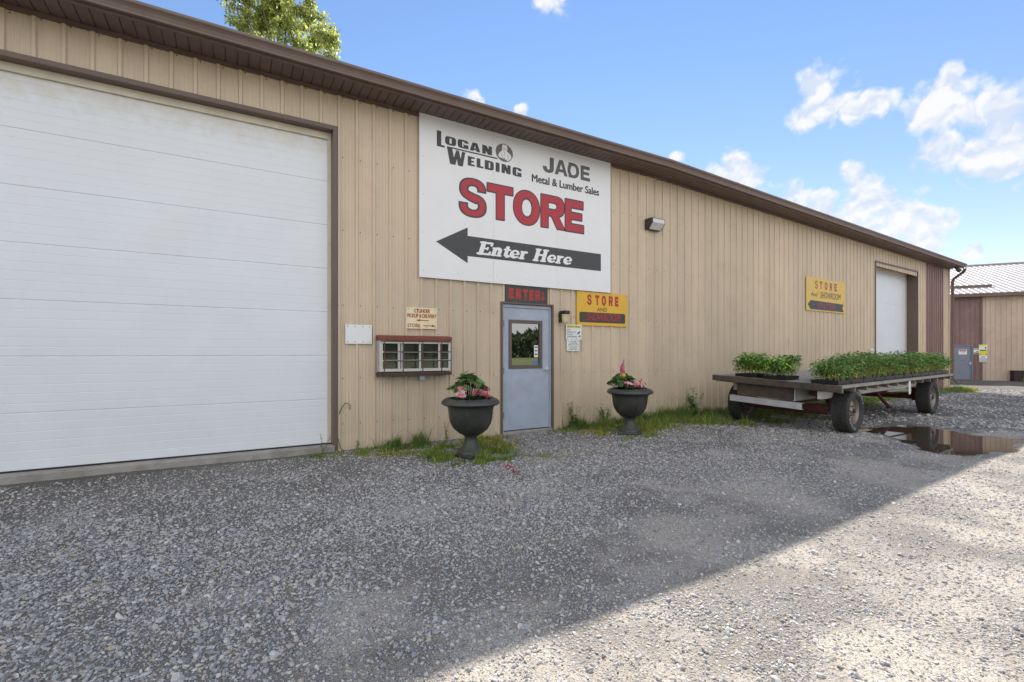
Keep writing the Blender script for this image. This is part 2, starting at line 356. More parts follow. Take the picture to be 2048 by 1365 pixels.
# ------------------------------------------------------------------ lettering: distance-field glyphs and built-in font
def sd_box(X, Y, x0, y0, x1, y1):
    dx = np.maximum(x0 - X, X - x1); dy = np.maximum(y0 - Y, Y - y1)
    return np.minimum(np.maximum(dx, dy), 0) + np.hypot(np.maximum(dx, 0), np.maximum(dy, 0))
def sd_seg(X, Y, x0, y0, x1, y1, r):
    vx, vy = x1-x0, y1-y0; t = np.clip(((X-x0)*vx + (Y-y0)*vy) / (vx*vx + vy*vy + 1e-12), 0, 1)
    return np.hypot(X-x0-t*vx, Y-y0-t*vy) - r
def sd_poly(X, Y, pts):
    d = np.full(X.shape, 1e9); ins = np.zeros(X.shape, bool); n = len(pts)
    for i in range(n):
        x0, y0 = pts[i]; x1, y1 = pts[(i+1) % n]
        d = np.minimum(d, sd_seg(X, Y, x0, y0, x1, y1, 0))
        if y0 != y1:
            c = ((y0 > Y) != (y1 > Y)) & (X < (x1-x0)*(Y-y0)/(y1-y0) + x0); ins ^= c
    return np.where(ins, -d, d)
def sd_ell(X, Y, cx, cy, rx, ry, p=2.):
    q = (np.abs((X-cx)/rx)**p + np.abs((Y-cy)/ry)**p)**(1/p)
    return (q - 1) * min(rx, ry)
def sd_path(X, Y, pts, r):
    d = np.full(X.shape, 1e9)
    for i in range(len(pts)-1): d = np.minimum(d, sd_seg(X, Y, *pts[i], *pts[i+1], r))
    return d
U = lambda *a: np.minimum.reduce(a)
CUT = lambda a, *b: np.maximum.reduce([a] + [-x for x in b])
def sdf_faces(fn, x0, x1, y0, y1, res, grow=0.):
    xs = np.arange(x0, x1 + res, res); ys = np.arange(y0, y1 + res, res)
    X, Y = np.meshgrid(xs, ys); S = fn(X, Y) - grow
    S = np.where(np.abs(S) < 1e-7, 1e-7, S)
    vs = []; fs = []
    ins = S < 0
    for j in range(len(ys)-1):
        run = None
        for i in range(len(xs)-1):
            c = int(ins[j,i]) + int(ins[j,i+1]) + int(ins[j+1,i]) + int(ins[j+1,i+1])
            if c == 4:
                if run is None: run = i
                continue
            if run is not None:
                b = len(vs); vs += [(xs[run],ys[j]),(xs[i],ys[j]),(xs[i],ys[j+1]),(xs[run],ys[j+1])]; fs.append((b,b+1,b+2,b+3)); run = None
            if c == 0: continue
            q = [(i,j),(i+1,j),(i+1,j+1),(i,j+1)]; poly = []
            for a in range(4):
                (ia,ja),(ib,jb) = q[a], q[(a+1) % 4]; sa, sb = S[ja,ia], S[jb,ib]
                if sa < 0: poly.append((xs[ia], ys[ja]))
                if (sa < 0) != (sb < 0):
                    t = sa/(sa-sb); poly.append((xs[ia]+(xs[ib]-xs[ia])*t, ys[ja]+(ys[jb]-ys[ja])*t))
            if len(poly) >= 3:
                b = len(vs); vs += poly; fs.append(tuple(range(b, b+len(poly))))
        if run is not None:
            b = len(vs); i = len(xs)-1; vs += [(xs[run],ys[j]),(xs[i],ys[j]),(xs[i],ys[j+1]),(xs[run],ys[j+1])]; fs.append((b,b+1,b+2,b+3))
    return vs, fs
def flat(name, vs, fs, m, parent, y):
    mb = MB(); mb.add([(p[0], y, p[1]) for p in vs], fs); return mb.build(name, m, parent)
_txt = {}
def text_faces(s, x0, x1, z0, z1, offset=.0, shear=0., space=1.):
    c = bpy.data.curves.new('txt', 'FONT'); c.body = s; c.size = 1; c.offset = offset; c.shear = shear; c.space_character = space; c.resolution_u = 4
    o = bpy.data.objects.new('txt', c); COL.objects.link(o)
    dg = bpy.context.evaluated_depsgraph_get(); me = bpy.data.meshes.new_from_object(o.evaluated_get(dg))
    v = np.array([p.co[:2] for p in me.vertices]); fs = [tuple(p.vertices) for p in me.polygons]
    bpy.data.objects.remove(o); bpy.data.curves.remove(c); bpy.data.meshes.remove(me)
    lo, hi = v.min(0), v.max(0)
    vv = [(x0 + (p[0]-lo[0])/(hi[0]-lo[0])*(x1-x0), z0 + (p[1]-lo[1])/(hi[1]-lo[1])*(z1-z0)) for p in v]
    return vv, fs
def text(name, s, x0, x1, z0, z1, m, parent, y, offset=0., **k):
    mb = MB(); d = offset*(z1-z0)*1.25
    for i, (a, b) in enumerate(((0,0),(-d,0),(d,0),(0,d*.7),(0,-d*.7)) if offset else ((0,0),)):
        vs, fs = text_faces(s, x0+d, x1-d, z0+d*.7, z1-d*.7, **k); mb.add([(p[0]+a, y-.00022*i, p[1]+b) for p in vs], fs)
    return mb.build(name, m, parent)

# block glyphs in a unit cell (0..1, 0..1)
def G_S(X, Y, t=.25):
    top = CUT(sd_ell(X, Y, .5, .725, .48, .285, 2.3), sd_ell(X, Y, .5, .725, .48-t*.95, .285-t*.62, 2.2))
    bot = CUT(sd_ell(X, Y, .5, .285, .5, .30, 2.3), sd_ell(X, Y, .5, .285, .5-t*.95, .30-t*.62, 2.2))
    top = np.maximum(top, -sd_poly(X, Y, [(.5,.71),(1.2,.71),(1.2,.38),(.5,.38)]))
    bot = np.maximum(bot, -sd_poly(X, Y, [(-.2,.31),(.5,.31),(.5,.66),(-.2,.66)]))
    mid = sd_poly(X, Y, [(.30,.44),(.62,.37),(.72,.56),(.36,.64)])
    return U(top, bot, mid)
def G_T(X, Y): return U(sd_box(X, Y, 0, .78, 1, 1), sd_box(X, Y, .35, 0, .65, 1))
def G_O(X, Y): return CUT(sd_ell(X, Y, .5, .5, .5, .52, 2.1), sd_ell(X, Y, .5, .5, .21, .30, 2.1))
def G_R(X, Y):
    bowl = CUT(sd_box(X, Y, 0, .36, .55, 1) if 0 else U(sd_box(X, Y, 0, .38, .6, 1), sd_ell(X, Y, .58, .69, .38, .31, 2.6)), U(sd_box(X, Y, .29, .58, .55, .80), sd_ell(X, Y, .55, .69, .12, .11)))
    return U(sd_box(X, Y, 0, 0, .29, 1), bowl, sd_poly(X, Y, [(.40,.42),(.70,.42),(1.0,0),(.67,0)]))
def G_E(X, Y): return U(sd_box(X, Y, 0, 0, .31, 1), sd_box(X, Y, 0, .77, .97, 1), sd_box(X, Y, 0, .40, .90, .60), sd_box(X, Y, 0, 0, 1, .23))
def G_L(X, Y): return U(sd_box(X, Y, 0, 0, .56, 1), sd_box(X, Y, 0, 0, 1, .13))
def G_l(X, Y): return U(sd_box(X, Y, 0, 0, .56, 1), sd_box(X, Y, 0, 0, 1, .2))
def G_o(X, Y): return CUT(sd_ell(X, Y, .5, .5, .5, .5, 4), sd_box(X, Y, .40, .20, .60, .80))
def G_G(X, Y): return U(CUT(sd_ell(X, Y, .5, .5, .5, .5, 4), sd_box(X, Y, .42, .20, 1.2, .80)), sd_box(X, Y, .58, .0, 1, .46), sd_box(X, Y, .62, .66, 1, .86), sd_box(X, Y, .5, .34, .9, .46))
def G_A(X, Y): return CUT(sd_poly(X, Y, [(0,0),(.26,1),(.72,1),(1,0),(.64,0),(.61,.14),(.38,.14),(.35,0)]), sd_poly(X, Y, [(.42,.32),(.57,.32),(.5,.72)]))
def G_N(X, Y): return U(sd_box(X, Y, 0, 0, .36, 1), sd_box(X, Y, .64, 0, 1, 1), sd_poly(X, Y, [(0,1),(.42,1),(1,0),(.58,0)]))
def G_e(X, Y): return U(sd_box(X, Y, 0, 0, .52, 1), sd_box(X, Y, 0, .80, 1, 1), sd_box(X, Y, 0, .40, .9, .58), sd_box(X, Y, 0, 0, 1, .20))
def G_D(X, Y): return CUT(U(sd_box(X, Y, 0, 0, .6, 1), sd_ell(X, Y, .5, .5, .5, .5, 4)), sd_box(X, Y, .44, .2, .60, .8))
def G_I(X, Y): return sd_box(X, Y, 0, 0, 1, 1)
def G_W(X, Y): return sd_poly(X, Y, [(0,1),(.28,1),(.38,.42),(.50,.88),(.66,.88),(.74,.42),(.82,.88),(1,.88),(.86,0),(.60,0),(.54,.36),(.46,0),(.18,0)])
def G_J(X, Y): return U(sd_box(X, Y, .62, .3, 1, 1), CUT(sd_ell(X, Y, .5, .3, .5, .33, 2.2), sd_ell(X, Y, .5, .34, .14, .16), sd_box(X, Y, -.5, .36, .62, 1.2)))
def G_Ah(X, Y): return CUT(sd_poly(X, Y, [(0,0),(.36,1),(.64,1),(1,0),(.74,0),(.68,.2),(.32,.2),(.26,0)]), sd_poly(X, Y, [(.385,.39),(.615,.39),(.5,.76)]))
def G_Dh(X, Y): return CUT(U(sd_box(X, Y, 0, 0, .45, 1), sd_ell(X, Y, .45, .5, .55, .5, 2.2)), U(sd_box(X, Y, .28, .2, .45, .8), sd_ell(X, Y, .45, .5, .27, .3, 2.2)))
def glyphs(name, lst, m, parent, y, res=.005, grow=0.):
    mb = MB()
    for g, x0, x1, z0, z1 in lst:
        w, h = x1-x0, z1-z0; k = min(w, h)
        vs, fs = sdf_faces(lambda X, Y: g((X-x0)/w, (Y-z0)/h) * k, x0-.03-grow, x1+.03+grow, z0-.03-grow, z1+.03+grow, res, grow)
        mb.add([(p[0], y, p[1]) for p in vs], fs)
    return mb.build(name, m, parent)

# ================================================================== MAIN WAREHOUSE
wh = thing('warehouse', 'long tan ribbed metal warehouse with brown eaves along the gravel yard', 'building')
S0, S1, ZT = -9.0, 24.10, 4.86
GAR = (-3.16, 1.13, 4.26); ENT = (3.70, 4.665, 2.10); FAR = (17.32, 20.78, 4.15); BRN = (21.61, 23.48)
PER = .2286; RIB0 = -1.765
prof = [(-.026,0),(-.015,.024),(.015,.024),(.026,0),(.058,0),(.066,.0045),(.076,.0045),(.084,0),(.101,0),(.109,.0045),(.120,.0045),(.128,0),(.145,0),(.153,.0045),(.163,.0045),(.171,0)]
def rib_o(s):
    t = (s - RIB0 + .026) % PER - .026
    pr = prof + [(PER - .026, 0)]
    for (a, oa), (b, ob) in zip(pr, pr[1:]):
        if a <= t <= b: return oa + (ob-oa)*(t-a)/(b-a)
    return 0.
pts = set()
k0 = int((S0 - RIB0)/PER) - 1; k1 = int((S1 - RIB0)/PER) + 1
for k in range(k0, k1+1):
    for a, _ in prof: pts.add(round(RIB0 + k*PER + a, 5))
for e in (S0, S1, K) + GAR[:2] + ENT[:2] + FAR[:2] + BRN: pts.add(round(e, 5))
pts = sorted(p for p in pts if S0 - 1e-6 <= p <= S1 + 1e-6)
wall = MB(); bpan = MB()
for a, b in zip(pts, pts[1:]):
    if b - a < 1e-5: continue
    mid = (a+b)/2; z0 = -.35
    for (c, d, h) in (GAR, ENT, FAR):
        if c < mid < d: z0 = h
    t = bpan if BRN[0] < mid < BRN[1] else wall
    t.add([(a, rib_o(a), z0), (b, rib_o(b), z0), (b, rib_o(b), ZT), (a, rib_o(a), ZT)], [(0,1,2,3)])
# screw heads are part of the sheeting's surface
wall.m = 1
def screw(s, z):
    o = rib_o(s)
    wall.add([(s-.010,o,z),(s,o,z-.010),(s+.010,o,z),(s,o,z+.010),(s,o+.007,z)], [(1,0,4)[::-1],(2,1,4)[::-1],(3,2,4)[::-1],(0,3,4)[::-1]])
for k in range(k0, k1+1):
    s = RIB0 + k*PER + .05
    if not S0+.1 < s < S1-.1: continue
    for z in (.35, .965, 1.945, 2.95, 3.93, 4.72):
        if any(c-.03 < s < d+.03 and z < h+.03 for c, d, h in (GAR, ENT, FAR)): continue
        screw(s, z + random.Random(k*7+int(z*100)).uniform(-.006, .006))
wall.map(PD).build('siding', [M['tan'], M['screw']], wh)
tag(bpan.map(PD).build('siding_panel', M['brownpanel'], wh), 'faded reddish brown ribbed sheets near the far corner')

# other walls of the shell (gable ends and back) and the roof
DEP, RISE = 12.0, 1.55
sh = MB()
for s, flip in ((S0, 0), (S1, 1)):
    a = [(s, 0, -.35), (s, -DEP, -.35), (s, -DEP, ZT), (s, -DEP/2, ZT+RISE), (s, 0, ZT)]
    sh.add(a, [tuple(range(5)) if not flip else tuple(range(4, -1, -1))])
sh.add([(S0,-DEP,-.35),(S1,-DEP,-.35),(S1,-DEP,ZT),(S0,-DEP,ZT)], [(0,1,2,3)])
sh.map(PD).build('shell', M['tan2'], wh)
rf = MB(); ss = [S0-.3, K, S1+.02]
for a, b in zip(ss, ss[1:]):
    for (o0, z0), (o1, z1) in (((.47, 4.87), (-DEP/2, 4.87+RISE+.1)), ((-DEP/2, 4.87+RISE+.1), (-DEP-.47, 4.87))):
        q = [(a,o0,z0),(b,o0,z0),(b,o1,z1),(a,o1,z1)]
        rf.add(q + [(x,o,z-.03) for x,o,z in q], [(0,1,2,3),(7,6,5,4),(0,4,5,1),(1,5,6,2),(2,6,7,3),(3,7,4,0)])
rf.map(PD).build('roof', M['roofbrown'], wh)
# soffit boards
so = MB(); BW = .118; s = S0 - .3
while s < S1 + .0:
    b = min(s + BW, S1)
    so.add([(s,.0,4.79),(s+.012,.0,4.79),(s+.012,.425,4.79),(s,.425,4.79)], [(0,1,2,3)])
    so.add([(s+.012,0,4.778),(b,0,4.778),(b,.425,4.778),(s+.012,.425,4.778)], [(0,1,2,3)])
    so.add([(s+.012,0,4.79),(s+.012,0,4.778),(s+.012,.425,4.778),(s+.012,.425,4.79)], [(0,1,2,3)])
    so.add([(b,0,4.79),(b,0,4.778),(b,.425,4.778),(b,.425,4.79)], [(3,2,1,0)])
    s = b if b < S1 else S1 + 1
so.map(PD).build('soffit', M['soffit'], wh)
# fascia, wall-top trim and gutter, swept along the eave
def sweep(profile, a, b, closed=True):
    mb = MB(); st = [a] + ([K] if a < K < b else []) + [b]; n = len(profile)
    vs = [(s, o, z) for s in st for o, z in profile]
    fs = [(i*n+k, i*n+(k+1) % n, (i+1)*n+(k+1) % n, (i+1)*n+k) for i in range(len(st)-1) for k in range(n if closed else n-1)]
    if closed: fs += [tuple(range(n)), tuple(range((len(st)-1)*n + n-1, (len(st)-1)*n - 1, -1))]
    mb.add(vs, fs); return mb
sweep([(.418,4.745),(.446,4.745),(.446,4.872),(.418,4.872)], S0-.3, S1-.02).map(PD).build('fascia', M['brown'], wh)
tr = MB()
for (a, b) in ((S0, S1),):
    t = sweep([(.0,4.735),(.042,4.735),(.042,4.776),(.0,4.776)], a, b); tr.add(t.v, t.f)
tr.map(PD).build('eave_trim', M['brown'], wh)
GP = [(.447,4.772),(.500,4.766),(.506,4.772),(.506,4.785),(.512,4.80),(.520,4.822),(.536,4.842),(.552,4.856),(.556,4.866),(.556,4.888),(.549,4.890),(.545,4.870),(.455,4.862),(.447,4.880)]
gut = sweep(GP, S0-.3, S1-.10)
for j in (9.06, 13.0):
    t = sweep([(o + (.004 if o > .45 else 0), z + (.003 if z > 4.8 else -.003)) for o, z in GP], j-.03, j+.03); gut.add(t.v, t.f)
gut.map(PD).build('gutter', M['gutter'], wh)
# downspout with its two elbows
dpx = []
ds = MB()
ds.tube([P(23.93,.50,4.52), P(23.93,.50,4.47), P(23.96,.46,4.40), P(24.08,.27,4.29), P(24.19,.12,4.20), P(24.22,.07,4.10), P(24.22,.07,2.2), P(24.22,.07,.42), P(24.24,.09,.30), P(24.30,.22,.16)], .052, 10)
for z in (1.0, 2.6, 3.7): ds.box(24.14, 24.30, -.01, .13, z, z+.03) if 0 else None
ds.build('downspout', M['brown'], wh, smooth='auto')
# base flashing
# corner trim at the far end, garage casing
def trimbox(mb, s0, s1, o0, o1, z0, z1):
    a = [(s0,o0,z0),(s1,o0,z0),(s1,o1,z0),(s0,o1,z0),(s0,o0,z1),(s1,o0,z1),(s1,o1,z1),(s0,o1,z1)]
    mb.add(a, [(0,1,2,3),(7,6,5,4),(0,4,5,1),(1,5,6,2),(2,6,7,3),(3,7,4,0)])
ct = MB(); trimbox(ct, S1-.09, S1+.012, .0, .028, -.35, 4.73); ct.map(PD).build('corner_trim', M['tan2'], wh)

def opening_casing(a, b, h, rec, w, name='door_casing', base=0.):
    mb = MB()
    trimbox(mb, a-w, a, .0, .032, base, h+w); trimbox(mb, b, b+w, .0, .032, base, h+w); trimbox(mb, a, b, .0, .032, h, h+w)
    trimbox(mb, a-.004, a+.004, -rec, .030, base, h); trimbox(mb, b-.004, b+.004, -rec, .030, base, h); trimbox(mb, a+.004, b-.004, -rec, .030, h-.004, h+.004)
    return mb.map(P).build(name, M['brown'], wh, bevel=.003)
opening_casing(GAR[0], GAR[1], GAR[2], .14, .055)
opening_casing(FAR[0], FAR[1], FAR[2], .34, .05)
opening_casing(ENT[0], ENT[1], ENT[2], .05, .028)

def overhead_door(a, b, z0, h, o, sec, nminor):
    mb = MB(); pr = []          # (o, z) profile with section joints and pressed lines
    z = z0; pr.append((o, z0))
    k = 0
    step = sec/nminor
    while z + step < h:
        z += step; k += 1
        if k % nminor == 0: pr += [(o, z-.008), (o-.007, z-.003), (o-.007, z+.003), (o, z+.008)]
        else: pr += [(o, z-.005), (o-.0017, z), (o, z+.005)]
    pr.append((o, h))
    for (o0, za), (o1, zb) in zip(pr, pr[1:]): mb.add([(a,o0,za),(b,o0,za),(b,o1,zb),(a,o1,zb)], [(0,1,2,3)])
    d = mb.map(P).build('overhead_door', M['white'], wh)
    ws = MB(); trimbox(ws, a, b, o+.004, o+.03, h-.085, h); trimbox(ws, b-.045, b, o+.004, o+.03, z0, h-.088); trimbox(ws, a, a+.045, o+.004, o+.03, z0, h-.088)
    w = ws.map(P).build('weather_seal', M['seal'], d)
    gk = MB(); trimbox(gk, a, b, o-.02, o+.012, z0-.018, z0); gk.map(P).build('bottom_gasket', M['black'], d)
    return d
overhead_door(GAR[0]+.006, GAR[1]-.006, .098, GAR[2]-.006, -.12, .585, 6)
overhead_door(FAR[0]+.006, FAR[1]-.006, .05, FAR[2]-.006, -.32, .585, 6)
th = MB(); trimbox(th, GAR[0]-.05, GAR[1]+.02, -.4, .05, -.3, .079)
th.map(P).build('threshold', M['concrete'], wh, bevel=.012)
for q in ((ENT[0]-.02, ENT[1]+.03, -.3, .03, -.3, .032), (FAR[0], FAR[1], -.5, .02, -.3, .03)):
    th = MB(); trimbox(th, *q); th.map(P).build('threshold', M['concrete'], wh, bevel=.01)

# entrance door
ea, eb = ENT[0]+.006, ENT[1]-.006
dfm = MB(); trimbox(dfm, ea, ea+.03, -.09, -.005, .036, ENT[2]-.008); trimbox(dfm, eb-.03, eb, -.09, -.005, .036, ENT[2]-.008); trimbox(dfm, ea+.03, eb-.03, -.09, -.005, ENT[2]-.055, ENT[2]-.008)
dfm.map(P).build('door_frame', M['bluedoor'], wh)
la, lb, lz0, lz1 = ea+.034, eb-.034, .050, ENT[2]-.060
wa, wb, wz0, wz1 = 3.845, 4.475, 1.06, 1.835
dl = MB()
for q in ((la, wa, lz0, lz1), (wb, lb, lz0, lz1), (wa, wb, lz0, wz0), (wa, wb, wz1, lz1)): trimbox(dl, q[0], q[1], -.065, -.020, q[2], q[3])
leafd = dl.map(P).build('entrance_door', M['bluedoor'], wh)
wf = MB()
for q in ((wa-.012, wa+.045, wz0-.012, wz1+.012), (wb-.045, wb+.012, wz0-.012, wz1+.012), (wa+.045, wb-.045, wz0-.012, wz0+.045), (wa+.045, wb-.045, wz1-.045, wz1+.012)): trimbox(wf, q[0], q[1], -.07, -.008, q[2], q[3])
wf.map(P).build('window_frame', M['darkframe'], leafd, bevel=.003)
wp = MB(); trimbox(wp, wa+.04, wb-.04, -.045, -.035, wz0+.04, wz1-.04); wp.map(P).build('window_pane', M['glass'], leafd)
stk = MB(); trimbox(stk, 4.335, 4.412, -.0345, -.033, 1.235, 1.435); stk.map(P).build('sticker', M['notice'], leafd)
for zz in (1.39, 1.33, 1.27):
    stk = MB(); trimbox(stk, 4.345, 4.400, -.0329, -.032, zz, zz+.025); stk.map(P).build('sticker', M['noticeink'], leafd)
stk = MB(); trimbox(stk, 4.315, 4.420, -.0345, -.033, 1.122, 1.175); stk.map(P).build('sticker', M['blue'], leafd)
hd = MB()
hd.lathe([(0,-.012),(.034,-.012),(.036,-.004),(.036,.004),(0,.004)], 20, (4.575, .012, 1.035), 'y')
hd.tube([(4.575,-.01,1.035),(4.575,.055,1.035)], .011, 10)
hd.tube([(4.58,.055,1.036),(4.53,.058,1.034),(4.47,.056,1.028)], [.013,.011,.010], 10)
hd.v = [P(x, y - .02, z) for x, y, z in hd.v]
hd.build('handle', M['steel'], leafd, smooth='auto')
for hz in (.30, 1.02, 1.78):
    hg = MB(); hg.tube([P(la-.004,-.012,hz-.05), P(la-.004,-.012,hz+.05)], .010, 8); hg.build('hinge', M['darkframe'], leafd)

# ================================================================== BIG STORE SIGN
bs0, bs1, bz0, bz1 = 2.305, 5.945, 2.405, 4.815
bz1 = 4.765 if False else bz1
sg = wallthing('store_sign', 'big white store sign with dark arrow and red lettering above the entrance door', 'sign', bs0, bz0, .024)
def bx(s): return s - bs0
def bz(z): return z - bz0
PW = (bs1-bs0)/3
for i in range(3):
    mb = MB(); mb.box(i*PW+.0012, (i+1)*PW-.0012, -.030, -.002, 0, bz1-bz0)
    for xx in (.06, PW/2, PW-.06):
        for zz in np.linspace(.1, bz1-bz0-.1, 5):
            mb.m = 1; x = i*PW+xx
            mb.add([(x-.009,-.0302,zz),(x,-.0302,zz-.009),(x+.009,-.0302,zz),(x,-.0302,zz+.009),(x,-.034,zz)], [(0,1,4),(1,2,4),(2,3,4),(3,0,4)]); mb.m = 0
    mb.build('sign_panel', [M['signwhite'], M['vinylgrey']], sg)
YS = -.0320
def sgl(l): return [(g, bx(a), bx(b), bz(c), bz(d)) for g, a, b, c, d in l]
ST = sgl([(G_S,2.945,3.372,3.408,3.962),(G_T,3.408,3.868,3.42,3.955),(G_O,3.885,4.382,3.415,3.945),(G_R,4.415,4.905,3.415,3.955),(G_E,4.915,5.315,3.415,3.955)])
glyphs('lettering_outline', ST, M['ink'], sg, YS, .006, .016)
glyphs('lettering', ST, M['red'], sg, YS-.002, .006, -.002)
glyphs('lettering', sgl([(G_L,2.572,2.695,4.352,4.585),(G_o,2.703,2.878,4.408,4.535),(G_G,2.905,3.083,4.408,4.535),(G_A,3.105,3.285,4.405,4.535),(G_N,3.318,3.490,4.402,4.538),
  (G_W,2.728,3.032,4.130,4.385),(G_e,3.072,3.190,4.168,4.310),(G_l,3.222,3.340,4.168,4.310),(G_D,3.362,3.522,4.168,4.310),(G_I,3.555,3.625,4.168,4.310),(G_N,3.662,3.828,4.168,4.310),(G_G,3.862,4.032,4.162,4.305)]), M['ink'], sg, YS, .0045)
mb = MB(); mb.add([(bx(2.80), YS-.001, bz(4.365)), (bx(3.585), YS-.001, bz(4.365)), (bx(3.585), YS-.001, bz(4.385)), (bx(2.80), YS-.001, bz(4.385))], [(0,1,2,3)])
mb.build('underline', M['ink'], sg)
# round emblem: a helmeted welder bending over the work
ecx, ecz = bx(3.712), bz(4.492)
def em_disc(X, Y): return sd_ell(X, Y, ecx, ecz, .158, .142)
def em_spark(X, Y):
    x, y = (X-ecx), (Y-ecz); d = np.full(X.shape, 1e9); rn = random.Random(5)
    for i in range(14):
        cx, cy = rn.uniform(-.14, .04), rn.uniform(-.14, -.09); d = np.minimum(d, sd_ell(x, y, cx, cy, .010, .008))
    return d
def em_fig(X, Y):
    x, y = (X-ecx), (Y-ecz)
    head = U(sd_ell(x, y, .005, .078, .050, .056, 2.6), sd_box(x, y, -.04, .035, .045, .08))
    head = CUT(head, sd_box(x, y, -.030, .055, .030, .062))
    body = sd_poly(x, y, [(-.045,.03),(.05,.03),(.115,-.01),(.135,-.075),(.06,-.12),(-.02,-.10),(-.095,-.085),(-.115,-.06),(-.09,-.015)])
    body = CUT(body, em_spark(X, Y), sd_seg(x, y, -.05, -.03, -.035, -.085, .004), sd_seg(x, y, .06, -.02, .07, -.085, .004), sd_seg(x, y, .005, .025, .008, -.06, .003))
    return np.maximum(U(head, body), em_disc(X, Y) + .012)
bb = (ecx-.2, ecx+.2, ecz-.2, ecz+.2)
flat('emblem_disc', *sdf_faces(em_disc, *bb, .006), M['emblem'], sg, YS)
flat('emblem_figure', *sdf_faces(em_fig, *bb, .004), M['signwhite'], sg, YS-.002)

glyphs('lettering', sgl([(G_J,4.45,4.675,4.345,4.605),(G_Ah,4.69,4.965,4.345,4.605),(G_Dh,4.985,5.215,4.345,4.605),(G_E,5.25,5.46,4.348,4.605)]), M['jade'], sg, YS, .006)
text('lettering', 'Metal & Lumber Sales', bx(4.23), bx(5.67), bz(4.128), bz(4.262), M['ink'], sg, YS, offset=.035)
mb = MB(); mb.add([(bx(a), YS, bz(b)) for a, b in ((2.56,2.945),(3.07,2.672),(3.07,2.782),(5.712,2.782),(5.712,3.09),(3.07,3.09),(3.07,3.218))], [(0,1,6),(1,2,5,6),(2,3,4,5)])
mb.build('arrow', M['ink'], sg)
# "Enter Here" in a fat soft-serif italic: strokes with round ends
def ehx(g):
    SH = .22
    def fn(X, Y):
        x = X - (Y) * SH; return g(x, Y)
    return fn
def c_E(x, y):
    return U(sd_box(x,y,.10,.0,.27,1)-.03, sd_seg(x,y,.04,.06,.62,.06,.07), sd_seg(x,y,.04,.94,.62,.94,.07), sd_seg(x,y,.25,.5,.46,.5,.055), sd_seg(x,y,.62,.06,.66,.24,.055), sd_seg(x,y,.62,.94,.64,.76,.055), sd_seg(x,y,.47,.42,.47,.58,.04))
def c_n(x, y): return U(sd_seg(x,y,.14,.08,.14,.56,.10), sd_path(x,y,[(.14,.50),(.25,.60),(.36,.60),(.43,.50),(.43,.10)],.095), sd_seg(x,y,.02,.05,.24,.05,.05), sd_seg(x,y,.34,.05,.54,.05,.05), sd_seg(x,y,.03,.60,.14,.60,.055))
def c_t(x, y): return U(sd_path(x,y,[(.20,.80),(.20,.16),(.30,.07),(.38,.10)],.095), sd_seg(x,y,.06,.60,.38,.60,.055))
def c_e(x, y): return U(CUT(sd_ell(x,y,.27,.33,.27,.34), sd_ell(x,y,.28,.43,.10,.12), sd_poly(x,y,[(.26,.16),(.62,.12),(.62,.33),(.26,.30)])), sd_seg(x,y,.16,.32,.46,.32,.032), sd_seg(x,y,.30,.05,.47,.13,.06))
def c_r(x, y): return U(sd_seg(x,y,.14,.08,.14,.56,.10), sd_seg(x,y,.02,.05,.27,.05,.05), sd_seg(x,y,.03,.60,.14,.60,.055), sd_path(x,y,[(.16,.46),(.25,.58),(.34,.58)],.08))
def c_H(x, y): return U(sd_box(x,y,.12,.0,.28,1)-.03, sd_box(x,y,.58,.0,.74,1)-.03, sd_seg(x,y,.2,.52,.66,.52,.07), *[sd_seg(x,y,a,b,a+.26,b,.055) for a in (.07,.53) for b in (.04,.96)])
mb = MB(); cx = bx(3.225); HC = .200
adv = {'E': .74, 'n': .60, 't': .42, 'e': .58, 'r': .46, 'H': .88, ' ': .34}
word = 'Enter Here'; tot = sum(adv[c] for c in word); sc = (5.04 - 3.225)/tot
fnm = {'E': c_E, 'n': c_n, 't': c_t, 'e': c_e, 'r': c_r, 'H': c_H}
for ch in word:
    if ch != ' ':
        g = ehx(fnm[ch]); x0 = cx
        vs, fs = sdf_faces(lambda X, Y: g((X-x0)/sc, (Y-bz(2.832))/HC)*HC, x0-.05, x0+sc*.95+.06, bz(2.79), bz(3.08), .005, .002)
        mb.add([(p[0], YS-.002, p[1]) for p in vs], fs)
    cx += adv[ch]*sc
mb.build('lettering', M['signwhite'], sg)

# ------------------------------------------------------------------ smaller signs
def board(name, label, s0, s1, z0, z1, m, o=.022, th=.012, group=None, rim=True):
    t = wallthing(name, label, 'sign', s0, z0, o, group)
    mb = MB(); mb.box(0, s1-s0, -th, 0, 0, z1-z0)
    w, h = s1-s0, z1-z0; mb.m = 1
    for x in (.03, w*.36, w*.66, w-.03):
        for z in (.025, h-.025):
            mb.lathe([(0,-.004),(.006,-.003),(.007,0)], 8, (x, -th, z), 'y')
    mb.build('board', [m, M['screw']], t)
    return t, w, h, -th-.0015
t, w, h, y = board('enter_sign', 'dark wooden ENTER board with red letters and down arrow over the entrance door', 3.742, 4.562, 2.132, 2.40, M['board'])
glyphs('lettering', [(G_E,.065,.155,.055,.215),(G_N,.195,.29,.055,.212),(G_T,.33,.425,.05,.21),(G_E,.455,.54,.05,.21),(G_R,.57,.67,.048,.208)], M['redpaint'], t, y, .004, .003)
mb = MB(); mb.box(.712,.732,y,y+.001,.10,.20); mb.add([(.67,y,.10),(.722,y,.04),(.775,y,.10)], [(0,1,2)]); mb.build('arrow', M['redpaint'], t)
t, w, h, y = board('direction_sign', 'small cream sign with red arrows above the barred window', 2.12, 2.585, 1.655, 1.962, M['cream'])
text('lettering', 'CYLINDER', .115, .355, .232, .288, M['redpaint'], t, y, offset=.03)
text('lettering', 'PICKUP & DELIVERY', .012, .452, .160, .216, M['redpaint'], t, y, offset=.03)
text('lettering', 'STORE', .014, .205, .022, .072, M['redpaint'], t, y, offset=.03)
